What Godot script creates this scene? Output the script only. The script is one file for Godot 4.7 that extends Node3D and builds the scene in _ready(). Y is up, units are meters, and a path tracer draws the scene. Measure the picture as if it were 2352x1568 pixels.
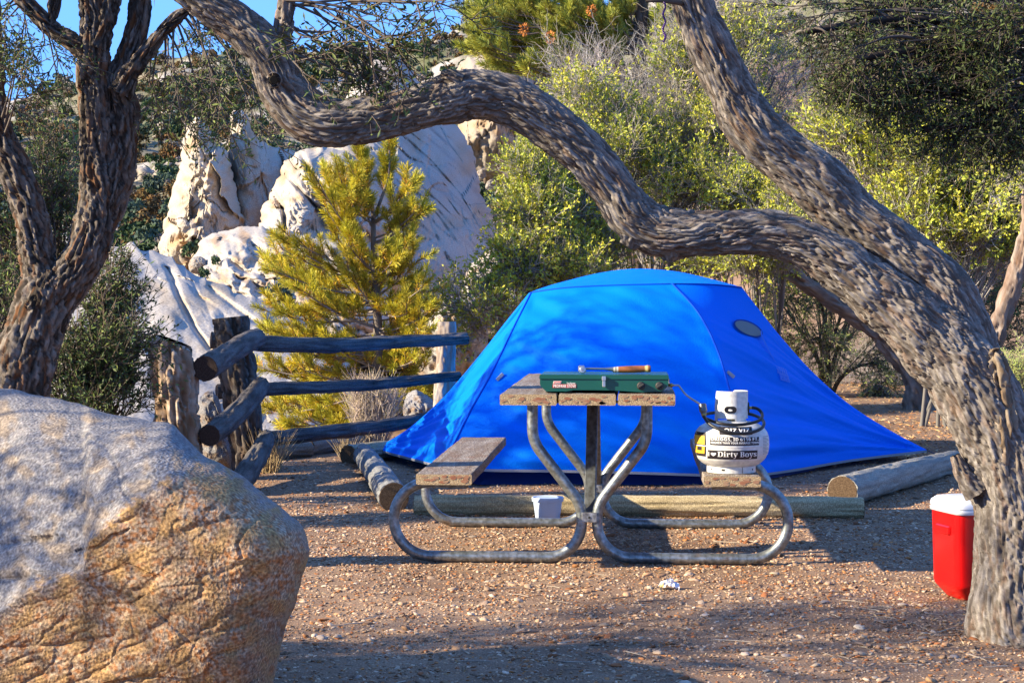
extends Node3D
# A tent pitched behind a picnic table in a granite campsite.
# Photo positions below are written in pixels of the 2352 x 1568 view; px() and gp() turn them into points at a stated distance or on the ground.

const F := 4100.0
const EYE := 1.172
const PITCH := 0.02585
var rng := RandomNumberGenerator.new()
var fine := FastNoiseLite.new()
var cell := FastNoiseLite.new()
var cellv := FastNoiseLite.new()
var ridge := FastNoiseLite.new()
var fis := FastNoiseLite.new()
var soft := FastNoiseLite.new()
var M := {}
var K := {}
var taken := {}

class MB:
	var v := PackedVector3Array()
	var n := PackedVector3Array()
	var c := PackedColorArray()
	var ix := PackedInt32Array()
	func mesh(into: ArrayMesh = null) -> ArrayMesh:
		var a := []
		a.resize(Mesh.ARRAY_MAX)
		a[Mesh.ARRAY_VERTEX] = v
		a[Mesh.ARRAY_NORMAL] = n
		a[Mesh.ARRAY_COLOR] = c
		a[Mesh.ARRAY_INDEX] = ix
		var m := into if into else ArrayMesh.new()
		m.add_surface_from_arrays(Mesh.PRIMITIVE_TRIANGLES, a)
		return m
	func tri(a: Vector3, b: Vector3, d: Vector3, col: Color) -> void:
		var nn := (d - a).cross(b - a).normalized()
		var k := v.size()
		v.append(a); v.append(b); v.append(d)
		n.append(nn); n.append(nn); n.append(nn)
		c.append(col); c.append(col); c.append(col)
		ix.append(k); ix.append(k + 1); ix.append(k + 2)
	func poly(pts: Array, inside: Vector3, col: Color) -> void:
		var mid := Vector3.ZERO
		for p in pts: mid += p
		mid /= pts.size()
		var nn: Vector3 = (pts[2] - pts[0]).cross(pts[1] - pts[0]).normalized()
		var q := pts.duplicate()
		if nn.dot(mid - inside) < 0.0:
			q.reverse()
			nn = -nn
		var k := v.size()
		for p in q:
			v.append(p); n.append(nn); c.append(col)
		for i in range(1, q.size() - 1):
			ix.append(k); ix.append(k + i); ix.append(k + i + 1)
	func grid(p: PackedVector3Array, nu: int, nv: int, wrap: bool, cols, flip := false) -> void:
		var k := v.size()
		for j in nv:
			for i in nu:
				var i0 := (i - 1 + nu) % nu if wrap else maxi(i - 1, 0)
				var i1 := (i + 1) % nu if wrap else mini(i + 1, nu - 1)
				var du := p[j * nu + i1] - p[j * nu + i0]
				var dv := p[mini(j + 1, nv - 1) * nu + i] - p[maxi(j - 1, 0) * nu + i]
				var nn := du.cross(dv)
				if nn.length_squared() < 1e-18: nn = Vector3.UP
				nn = nn.normalized()
				n.append(-nn if flip else nn)
		v.append_array(p)
		if cols is Color:
			for i in nu * nv: c.append(cols)
		else:
			c.append_array(cols)
		var last := nu if wrap else nu - 1
		for j in nv - 1:
			for i in last:
				var a := k + j * nu + i
				var b := k + j * nu + (i + 1) % nu
				var d := a + nu
				var e := b + nu
				if flip:
					ix.append_array(PackedInt32Array([a, b, d, b, e, d]))
				else:
					ix.append_array(PackedInt32Array([a, d, b, b, d, e]))
	func box(t: Transform3D, size: Vector3, bev: float, col: Color, endcol = null) -> void:
		var h := size * 0.5
		var P := func(s: Vector3, ax: int) -> Vector3:
			var q := Vector3(s.x * h.x, s.y * h.y, s.z * h.z)
			for k in 3:
				if k != ax: q[k] -= s[k] * bev
			return t * q
		var o := t.origin
		for ax in 3:
			var a1 := (ax + 1) % 3
			var a2 := (ax + 2) % 3
			for sg in [-1.0, 1.0]:
				var pts := []
				for w in [[-1.0, -1.0], [1.0, -1.0], [1.0, 1.0], [-1.0, 1.0]]:
					var s := Vector3.ZERO
					s[ax] = sg; s[a1] = w[0]; s[a2] = w[1]
					pts.append(P.call(s, ax))
				poly(pts, o, endcol if endcol != null and ax == 2 else col)
				for sg2 in [-1.0, 1.0]:
					var e1 := Vector3.ZERO
					e1[ax] = sg; e1[a1] = sg2; e1[a2] = -1.0
					var e2 := e1
					e2[a2] = 1.0
					poly([P.call(e1, ax), P.call(e2, ax), P.call(e2, a1), P.call(e1, a1)], o, col)
		for x in [-1.0, 1.0]:
			for y in [-1.0, 1.0]:
				for z in [-1.0, 1.0]:
					var s := Vector3(x, y, z)
					poly([P.call(s, 0), P.call(s, 1), P.call(s, 2)], o, col)

# ---------- small helpers ----------
func px(x: float, y: float, z: float) -> Vector3:
	var a := 784.0 - y
	var t := z / (F * cos(PITCH) + a * sin(PITCH))
	return Vector3((x - 1176.0) * t, EYE + (a * cos(PITCH) - F * sin(PITCH)) * t, -z)

func gp(x: float, y: float, h := 0.0) -> Vector3:
	var a := 784.0 - y
	var d := Vector3(x - 1176.0, a * cos(PITCH) - F * sin(PITCH), -(F * cos(PITCH) + a * sin(PITCH)))
	return Vector3(0, EYE, 0) + d * ((h - EYE) / d.y)

func rr(a: float, b: float) -> float:
	return rng.randf_range(a, b)

func rdir() -> Vector3:
	return Vector3(rng.randfn(), rng.randfn(), rng.randfn()).normalized()

func lc(r: float, g: float, b: float) -> Color:
	return Color(clampf(r, 0, 1), clampf(g, 0, 1), clampf(b, 0, 1))

func numbered(called: String) -> String:
	taken[called] = taken.get(called, -1) + 1
	return called if taken[called] == 0 else "%s_%03d" % [called, taken[called]]

func tag(o: Node, label := "", category := "", group := "", kind := "") -> Node:
	for p in [["label", label], ["category", category], ["group", group], ["kind", kind]]:
		if p[1]: o.set_meta(p[0], p[1])
	return o

func thing(called: String, label: String, category: String, at := Vector3.ZERO, turn := 0.0, group := "") -> Node3D:
	var o := Node3D.new()
	o.name = numbered(called)
	o.position = at
	o.rotation.y = turn
	add_child(o)
	return tag(o, label, category, group)

func obj(called: String, mesh: Mesh, mat: Material, parent: Node = self, t := Transform3D()) -> MeshInstance3D:
	var o := MeshInstance3D.new()
	o.name = numbered(called) if parent == self else called
	o.mesh = mesh
	o.material_override = mat
	o.transform = t
	parent.add_child(o, true)
	return o

func many(called: String, mesh: Mesh, mat: Material, parent: Node, ts: Array, cs: Array) -> void:
	if ts.is_empty(): return
	var mm := MultiMesh.new()
	mm.transform_format = MultiMesh.TRANSFORM_3D
	mm.use_colors = true
	mm.mesh = mesh
	mm.instance_count = ts.size()
	for i in ts.size():
		mm.set_instance_transform(i, ts[i])
		mm.set_instance_color(i, cs[i])
	var o := MultiMeshInstance3D.new()
	o.name = numbered(called) if parent == self else called
	o.multimesh = mm
	o.material_override = mat
	parent.add_child(o, true)
	o.set_meta("kind", "stuff")

func mat(rough := 0.8, metal := 0.0, col := Color.WHITE, spec := 0.5) -> StandardMaterial3D:
	var m := StandardMaterial3D.new()
	m.vertex_color_use_as_albedo = true
	m.albedo_color = col
	m.roughness = rough
	m.metallic = metal
	m.metallic_specular = spec
	m.cull_mode = BaseMaterial3D.CULL_DISABLED
	return m

func noise_tex(freq: float, lo: Color, hi: Color, octaves := 4, sd := 1, type := FastNoiseLite.TYPE_SIMPLEX_SMOOTH, size := 512) -> NoiseTexture2D:
	var nz := FastNoiseLite.new()
	nz.noise_type = type
	nz.frequency = freq
	nz.fractal_octaves = octaves
	nz.seed = sd
	var t := NoiseTexture2D.new()
	t.width = size
	t.height = size
	t.seamless = true
	t.noise = nz
	var g := Gradient.new()
	g.colors = PackedColorArray([lo, hi])
	g.offsets = PackedFloat32Array([0.15, 0.85])
	t.color_ramp = g
	return t

func tri_mat(m: StandardMaterial3D, tex: Texture2D, scale: Vector3, bump: Texture2D = null, bump_cm := 1.0, world := false) -> StandardMaterial3D:
	m.uv1_triplanar = true
	m.uv1_world_triplanar = world
	m.uv1_scale = scale
	m.albedo_texture = tex
	if bump:
		m.heightmap_enabled = true
		m.heightmap_texture = bump
		m.heightmap_scale = bump_cm
	return m

# Catmull-Rom through points with a radius (Vector4), resampled every `step` metres
func smooth(p: Array, step: float) -> Array:
	var pos := PackedVector3Array()
	var rad := PackedFloat32Array()
	for i in p.size() - 1:
		var a: Vector4 = p[maxi(i - 1, 0)]
		var b: Vector4 = p[i]
		var c: Vector4 = p[i + 1]
		var d: Vector4 = p[mini(i + 2, p.size() - 1)]
		var n := maxi(1, int(ceil(Vector3(c.x - b.x, c.y - b.y, c.z - b.z).length() / step)))
		for k in n:
			var t := float(k) / n
			var q := 0.5 * ((2.0 * b) + (c - a) * t + (2.0 * a - 5.0 * b + 4.0 * c - d) * t * t + (3.0 * b - a - 3.0 * c + d) * t * t * t)
			pos.append(Vector3(q.x, q.y, q.z))
			rad.append(q.w)
	var e: Vector4 = p[-1]
	pos.append(Vector3(e.x, e.y, e.z))
	rad.append(e.w)
	return [pos, rad]

func v4(p: Vector3, r: float) -> Vector4:
	return Vector4(p.x, p.y, p.z, r)

# path in photo pixels: [x, y, radius in pixels, distance]
func pxpath(a: Array, z: float) -> Array:
	var out := []
	for q in a:
		var zz: float = z if q.size() < 4 else q[3]
		out.append(v4(px(q[0], q[1], zz), q[2] * zz / F))
	return out

func tube(mb: MB, pos: PackedVector3Array, rad: PackedFloat32Array, sides: int, col, shape = null, caps := true) -> void:
	var n := pos.size()
	var P := PackedVector3Array()
	var C := PackedColorArray()
	P.resize(n * sides)
	C.resize(n * sides)
	var n1 := Vector3.ZERO
	var s := 0.0
	var f0 := []
	for i in n:
		var t := (pos[mini(i + 1, n - 1)] - pos[maxi(i - 1, 0)]).normalized()
		if i == 0:
			n1 = t.cross(Vector3.RIGHT if absf(t.x) < 0.8 else Vector3.UP).normalized()
		else:
			s += (pos[i] - pos[i - 1]).length()
			n1 = (n1 - t * n1.dot(t)).normalized()
		var n2 := t.cross(n1)
		for j in sides:
			var th := TAU * j / sides
			var o := n1 * cos(th) + n2 * sin(th)
			var r := rad[i]
			if shape != null:
				var q: Array = shape.call(th, s, r, pos[i] + o * r)
				P[i * sides + j] = pos[i] + o * (r + q[0])
				C[i * sides + j] = q[1]
			else:
				P[i * sides + j] = pos[i] + o * r
				C[i * sides + j] = col
	var flat := MB.new()
	mb.grid(P, sides, n, true, C)
	if caps:
		for e in [0, n - 1]:
			var ring := []
			for j in sides: ring.append(P[e * sides + j])
			var other: Vector3 = pos[1] if e == 0 else pos[n - 2]
			mb.poly(ring, other, C[e * sides] if not col is Color else col)

func line_tube(mb: MB, pts: Array, r0: float, r1: float, sides: int, col: Color) -> void:
	var pos := PackedVector3Array(pts)
	var rad := PackedFloat32Array()
	for i in pts.size(): rad.append(lerpf(r0, r1, float(i) / (pts.size() - 1)))
	tube(mb, pos, rad, sides, col, null, false)

func lathe(mb: MB, prof: Array, sides: int, col, at := Transform3D(), wob := 0.0) -> void:
	# prof: [[radius, height], ...] from the bottom up
	var P := PackedVector3Array()
	var C := PackedColorArray()
	for q in prof:
		for j in sides:
			var th := -TAU * j / sides
			P.append(at * Vector3(cos(th) * q[0], q[1], sin(th) * q[0]))
			C.append(q[2] if q.size() > 2 else col)
	mb.grid(P, sides, prof.size(), true, C)

# polyline with rounded corners: [[point, corner radius], ...]
func rounded(p: Array, seg := 7) -> PackedVector3Array:
	var out := PackedVector3Array()
	for i in p.size():
		var b: Vector3 = p[i][0]
		var r: float = p[i][1]
		if i == 0 or i == p.size() - 1 or r <= 0.0:
			out.append(b)
			continue
		var a: Vector3 = p[i - 1][0]
		var c: Vector3 = p[i + 1][0]
		var da := (a - b).normalized()
		var dc := (c - b).normalized()
		var half := acos(clampf(da.dot(dc), -1, 1)) * 0.5
		var d := r / tan(half)
		var o := b + (da + dc).normalized() * r / sin(half)
		var s := b + da * d - o
		var e := b + dc * d - o
		var ang := s.angle_to(e)
		for k in seg + 1:
			out.append(o + s.slerp(e, float(k) / seg) if ang > 0.001 else b)
	return out

func flat_tube(mb: MB, pts: PackedVector3Array, r: float, sides: int, col, shape = null) -> void:
	var rad := PackedFloat32Array()
	rad.resize(pts.size())
	rad.fill(r)
	tube(mb, pts, rad, sides, col, shape)

func sstep(a: float, b: float, x: float) -> float:
	return smoothstep(a, b, x)

func seg_dist(p: Vector2, poly: Array) -> float:
	var d := 1e9
	for i in poly.size() - 1:
		d = minf(d, p.distance_to(Geometry2D.get_closest_point_to_segment(p, poly[i], poly[i + 1])))
	return d

func bez(a: Vector3, b: Vector3, c: Vector3, n: int) -> Array:
	var out := []
	for i in n + 1:
		var t := float(i) / n
		out.append(a.lerp(b, t).lerp(b.lerp(c, t), t))
	return out

func lettering(text: String, size: float, depth := 0.0006, font := "Droid Sans", weight := 700) -> TextMesh:
	var f := SystemFont.new()
	f.font_names = PackedStringArray([font])
	f.font_weight = weight
	var t := TextMesh.new()
	t.font = f
	t.text = text
	t.font_size = 64
	t.pixel_size = size / 46.0
	t.depth = depth
	t.curve_step = 4.0
	return t

func bark_shape(amp: float, freq: float, g1: Color, g2: Color, rust: float, long := 0.28) -> Callable:
	return func(th: float, s: float, r: float, _p: Vector3) -> Array:
		var a := cos(th) * r
		var b := sin(th) * r
		var w := soft.get_noise_3d(a * 12.0, b * 12.0, s * 9.0) * .012
		var q := Vector3((a + w) * freq, (b - w) * freq, s * freq * long)
		var fi := fis.get_noise_3dv(q * .55)                        # high along a fissure
		var cut := sstep(.25, .85, fi)
		var d := cell.get_noise_3dv(q)                              # -1 where a flake ends
		var edge := 1.0 - sstep(-.97, -.78, d)
		var val := cellv.get_noise_3dv(q) * .5 + .5
		var f1 := soft.get_noise_3dv(q * 1.3)
		var big := soft.get_noise_3d(a * 10.0, b * 10.0, s * 5.0)
		var disp := amp * (.3 + .7 * val + .2 * f1 - 1.5 * cut - .7 * edge) + r * .10 * big
		var col := g1.lerp(g2, clampf(.30 + (val - .5) * .9 + f1 * .45 + .35 * soft.get_noise_3dv(q * 4.0), 0, 1))
		var ru := clampf((soft.get_noise_3d(a * 30, b * 30, s * 7.0 + 40) + f1 * .6 - .25) * 2.2, 0, 1) * rust
		return [disp, col.lerp(Color(.20, .085, .03), ru * .8)]

# ---------- kits of twigs, tufts and stones ----------
func twig_leafy(sd: int, L: float, nl: int, ll: float, lw: float, c1: Color, c2: Color, wood: Color, nside := 4, hang := 0.0, tip := 0.0) -> ArrayMesh:
	rng.seed = sd
	var mb := MB.new()
	var stems := [bez(Vector3.ZERO, Vector3(rr(-.1, .1) * L, L * .5, rr(-.1, .1) * L), Vector3(rr(-.15, .15) * L, L, rr(-.15, .15) * L), 3)]
	for k in nside:
		var b: Vector3 = stems[0][1 + k % 2] * rr(.7, 1.0)
		var d := Vector3(rng.randfn(), rr(.6, 1.6), rng.randfn()).normalized()
		stems.append(bez(b, b + d * L * .25, b + (d + Vector3.UP * .4).normalized() * L * rr(.35, .6), 2))
	for st in stems:
		line_tube(mb, st, .0028 * L / .25, .001, 3, wood)
	for i in nl:
		var st: Array = stems[i % stems.size()]
		var f := (rr(.25, 1.0) if rng.randf() >= tip else 1.0 - .3 * pow(rng.randf(), 2.0)) * (st.size() - 1)
		var k := mini(int(f), st.size() - 2)
		var b: Vector3 = st[k].lerp(st[k + 1], f - k)
		var ax: Vector3 = (st[k + 1] - st[k]).normalized()
		var out := (ax * rr(.5, 1.1) + rdir().slide(ax).normalized() * rr(.6, 1.0) + Vector3(0, -hang, 0)).normalized()
		var up := (rdir() + Vector3.UP * .4).slide(out).normalized()
		var sd2 := out.cross(up)
		var l := ll * rr(.65, 1.25)
		var col := c1.lerp(c2, rng.randf())
		var m1 := b + out * l * .55 + sd2 * lw * .5 - up * lw * .12
		var m2 := b + out * l * .55 - sd2 * lw * .5 - up * lw * .12
		mb.tri(b, m1, b + out * l, col)
		mb.tri(b, b + out * l, m2, col)
	return mb.mesh()

func tuft_pine(sd: int, L: float, nn: int, nl: float, w: float, c1: Color, c2: Color, c3: Color) -> ArrayMesh:
	rng.seed = sd
	var mb := MB.new()
	line_tube(mb, [Vector3.ZERO, Vector3(0, L, 0)], .006, .003, 4, Color(.16, .11, .06))
	for i in nn:
		var y := L * sqrt(rng.randf())
		var th := rr(0, TAU)
		var el := rr(.45, 1.1) if y < L * .85 else rr(.05, .8)
		var d := Vector3(cos(th) * sin(el), cos(el), sin(th) * sin(el))
		var b := Vector3(0, y, 0)
		var sd2 := d.cross(rdir()).normalized() * w
		var l := nl * rr(.7, 1.15)
		var col := c1.lerp(c2, rng.randf())
		if y < L * .4 and rng.randf() < .45: col = c3
		mb.tri(b + sd2 * .6, b + d * l + sd2 * .5, b - sd2 * .6, col)
		mb.tri(b + d * l + sd2 * .5, b + d * l - sd2 * .5, b - sd2 * .6, col)
	return mb.mesh()

func twig_bare(sd: int, L: float, c1: Color, c2: Color) -> ArrayMesh:
	rng.seed = sd
	var mb := MB.new()
	var col := c1.lerp(c2, rng.randf())
	var main := bez(Vector3.ZERO, Vector3(rr(-.2, .2), .5, rr(-.2, .2)) * L, Vector3(rr(-.3, .3), 1, rr(-.3, .3)) * L, 4)
	line_tube(mb, main, .007 * L, .003 * L, 3, col)
	for k in 9:
		var b: Vector3 = main[1 + k % 4]
		var d := Vector3(rng.randfn(), rr(.3, 1.3), rng.randfn()).normalized()
		var l := L * rr(.25, .5)
		var side := bez(b, b + d * l * .5, b + (d + Vector3(rr(-.3, .3), .5, rr(-.3, .3))).normalized() * l, 3)
		line_tube(mb, side, .0045 * L, .002 * L, 3, c1.lerp(c2, rng.randf()))
		for m in 3:
			var b2: Vector3 = side[1 + m % 3]
			var d2 := (d + rdir() * .8 + Vector3(0, .3, 0)).normalized()
			line_tube(mb, [b2, b2 + d2 * l * .22, b2 + (d2 + rdir() * .4).normalized() * l * .42], .003 * L, .0014 * L, 3, c1.lerp(c2, rng.randf()))
	return mb.mesh()

func clump(sd: int, n: int, s: float, c1: Color, c2: Color) -> ArrayMesh:
	# a far shrub: small faces spread through a lumpy crown
	rng.seed = sd
	var mb := MB.new()
	var lobes := []
	for k in 5: lobes.append([Vector3(rr(-.45, .45), rr(.25, .75), rr(-.45, .45)), rr(.25, .45)])
	for i in n:
		var lb: Array = lobes[i % 5]
		var d := rdir()
		if d.y < -.5: d.y = -d.y
		var p: Vector3 = lb[0] + d * lb[1] * rr(.6, 1.0)
		var a := rdir() * s
		var b := rdir().cross(a).normalized() * s
		mb.tri(p + a, p + b, p - a * .6 - b * .5, c1.lerp(c2, rng.randf()))
	return mb.mesh()

func stone_mesh(sd: int, nu: int, nv: int, rough: float, flat := .6) -> ArrayMesh:
	var mb := MB.new()
	var P := PackedVector3Array()
	var off := Vector3(sd * 7.3, sd * 3.1, sd * 1.7)
	for j in nv:
		var ph := PI * j / (nv - 1) - PI * .5
		for i in nu:
			var th := -TAU * i / nu
			var d := Vector3(cos(th) * cos(ph), sin(ph), sin(th) * cos(ph))
			var r := 1.0 + rough * fine.get_noise_3dv(d * 1.1 + off) * 1.6 + rough * .5 * fine.get_noise_3dv(d * 2.7 + off)
			P.append(Vector3(d.x, d.y * flat, d.z) * r)
	mb.grid(P, nu, nv, true, Color.WHITE)
	return mb.mesh()

func kits() -> void:
	fine.noise_type = FastNoiseLite.TYPE_SIMPLEX_SMOOTH
	fine.frequency = 1.0
	fine.fractal_octaves = 3
	fine.seed = 3
	ridge.noise_type = FastNoiseLite.TYPE_SIMPLEX_SMOOTH
	ridge.frequency = 1.0
	ridge.fractal_type = FastNoiseLite.FRACTAL_RIDGED
	ridge.fractal_octaves = 4
	fis.noise_type = FastNoiseLite.TYPE_SIMPLEX_SMOOTH
	fis.frequency = 1.0
	fis.fractal_type = FastNoiseLite.FRACTAL_RIDGED
	fis.fractal_octaves = 1
	soft.noise_type = FastNoiseLite.TYPE_SIMPLEX_SMOOTH
	soft.frequency = 1.0
	soft.fractal_type = FastNoiseLite.FRACTAL_NONE
	cell.noise_type = FastNoiseLite.TYPE_CELLULAR
	cell.frequency = 1.0
	cell.cellular_return_type = FastNoiseLite.RETURN_DISTANCE2_SUB
	cell.fractal_type = FastNoiseLite.FRACTAL_NONE
	cellv.noise_type = FastNoiseLite.TYPE_CELLULAR
	cellv.frequency = 1.0
	cellv.cellular_return_type = FastNoiseLite.RETURN_CELL_VALUE
	cellv.fractal_type = FastNoiseLite.FRACTAL_NONE
	var grain := noise_tex(.02, Color(.62, .6, .58), Color(1, 1, 1), 5, 5)
	var speck := noise_tex(.09, Color(.70, .68, .67), Color(1, 1, 1), 3, 9)
	var bump := noise_tex(.03, Color.BLACK, Color.WHITE, 5, 12)
	var dots := noise_tex(.12, Color.BLACK, Color.WHITE, 3, 21)
	M.bark = tri_mat(mat(.9, 0, Color.WHITE, .25), speck, Vector3.ONE * 7)
	M.rock = tri_mat(mat(.88, 0, Color.WHITE, .3), speck, Vector3.ONE * .35, bump, .7, true)
	var crystal := noise_tex(.11, Color(.42, .40, .40), Color(1, 1, 1), 3, 77)
	M.rock_plain = tri_mat(mat(.88, 0, Color(.68, .65, .61), .3), speck, Vector3.ONE * .35, null, 1.0, true)
	M.boulder = tri_mat(mat(.8, 0, Color.WHITE, .35), crystal, Vector3.ONE * 1.7, crystal, .4, true)
	M.ground = tri_mat(mat(.95, 0, Color.WHITE, .2), speck, Vector3.ONE * 2.3, null, .9, true)
	M.hill = tri_mat(mat(.95, 0, Color.WHITE, .2), speck, Vector3.ONE * .05, null, 1.0, true)
	M.stone = mat(.75, 0, Color.WHITE, .35)
	M.leaf = mat(.55, 0, Color.WHITE, .35)
	M.leaf.backlight_enabled = true
	M.leaf.backlight = Color(.5, .5, .3)
	M.dark_leaf = mat(.6, 0, Color.WHITE, .3)
	M.dark_leaf.backlight_enabled = true
	M.dark_leaf.backlight = Color(.18, .18, .1)
	M.twig = mat(.85, 0, Color.WHITE, .3)
	M.log = tri_mat(mat(.85, 0, Color.WHITE, .3), grain, Vector3(9, 9, 9))
	M.plank = tri_mat(mat(.8, 0, Color.WHITE, .3), grain, Vector3(16, 16, 1.1), grain, .25)
	M.metal = tri_mat(mat(.42, .75), grain, Vector3.ONE * 3)
	M.plain = mat(.6)
	M.gloss = mat(.25, 0, Color.WHITE, .5)
	M.paint = tri_mat(mat(.3), noise_tex(.02, Color(.86, .86, .86), Color(1, 1, 1), 4, 31), Vector3.ONE * 4)
	M.rubber = mat(.45, 0, Color(.05, .05, .055))
	M.steel = mat(.3, .9)
	M.fabric = tri_mat(mat(.6, 0, Color.WHITE, .18), noise_tex(.05, Color(.93, .93, .95), Color(1, 1, 1), 3, 41), Vector3.ONE * 5, noise_tex(.03, Color.BLACK, Color.WHITE, 4, 43), .12)
	M.fabric.backlight_enabled = true
	M.fabric.backlight = Color(.35, .35, .35)
	var yg1 := Color(.52, .49, .05)
	var yg2 := Color(.26, .32, .06)
	K.yellow = []
	K.mahogany = []
	K.pine = []
	K.pinyon = []
	K.bare = []
	K.juniper = []
	K.dry = []
	for k in 4:
		K.yellow.append(twig_leafy(100 + k, .45, 56, .047, .021, yg1, yg2, Color(.30, .28, .25), 7, 0.0, .8))
		K.mahogany.append(twig_leafy(200 + k, .26, 32, .030, .009, Color(.12, .15, .04), Color(.05, .08, .03), Color(.10, .08, .065), 5, .35))
		K.pine.append(tuft_pine(300 + k, .19, 130, .072, .0034, Color(.66, .53, .045), Color(.32, .33, .045), Color(.60, .33, .04)))
		K.pinyon.append(tuft_pine(400 + k, .22, 150, .085, .0040, Color(.50, .48, .09), Color(.24, .30, .07), Color(.36, .30, .06)))
		K.bare.append(twig_bare(500 + k, .6, Color(.36, .34, .33), Color(.20, .18, .17)))
		K.juniper.append(twig_leafy(600 + k, .4, 90, .03, .009, Color(.24, .27, .08), Color(.11, .15, .05), Color(.16, .13, .10), 7, .5))
		K.dry.append(twig_leafy(700 + k, .45, 40, .02, .006, Color(.42, .36, .27), Color(.30, .22, .16), Color(.40, .33, .26), 7))
	K.big = [stone_mesh(21, 22, 14, .5, .8), stone_mesh(22, 22, 14, .6, .9), stone_mesh(23, 22, 14, .55, .7)]
	K.stone = []
	for k in 6: K.stone.append(stone_mesh(k + 1, 8, 6, .5, .62))
	K.shrub = [clump(11, 260, .13, Color(.055, .095, .065), Color(.10, .13, .09)), clump(12, 260, .13, Color(.16, .085, .03), Color(.10, .075, .035)), clump(13, 220, .12, Color(.22, .19, .17), Color(.13, .12, .10)), clump(14, 260, .13, Color(.07, .10, .04), Color(.035, .065, .035))]

func crown(parent: Node, kind: String, m: Material, ts: Array, cs: Array, called := "crown") -> void:
	var kit: Array = K[kind]
	for k in kit.size():
		var a := []
		var b := []
		for i in range(k, ts.size(), kit.size()):
			a.append(ts[i]); b.append(cs[i])
		many(called, kit[k], m, parent, a, b)

func orient(at: Vector3, dir: Vector3, s: float) -> Transform3D:
	var y := dir.normalized()
	var x := y.cross(rdir()).normalized()
	return Transform3D(Basis(x, y, x.cross(y)).scaled(Vector3.ONE * s), at)

func tint(a := .75, b := 1.25) -> Color:
	var k := rr(a, b)
	return Color(k * rr(.92, 1.08), k, k * rr(.85, 1.1))

# ---------- terrain ----------
func hgt(x: float, z: float) -> float:
	var h := .012 * fine.get_noise_2d(x * .9, z * .9) + .006 * fine.get_noise_2d(x * 5, z * 5)
	if z < 3: return h
	var z0 := 14.4 + maxf(0, x - .3) * 7.0 - maxf(0, -x - 2.5) * .8
	if z > z0: h -= minf(.34 * (z - z0) * sstep(0, 3, z - z0), 7.0)
	if x > 3 and z > 30: h += minf((z - 30) * .16, 30) * sstep(3, 12, x)
	if z > 20: h += .4 * fine.get_noise_2d(x * .06, z * .06) * sstep(20, 40, z)
	return h

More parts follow.
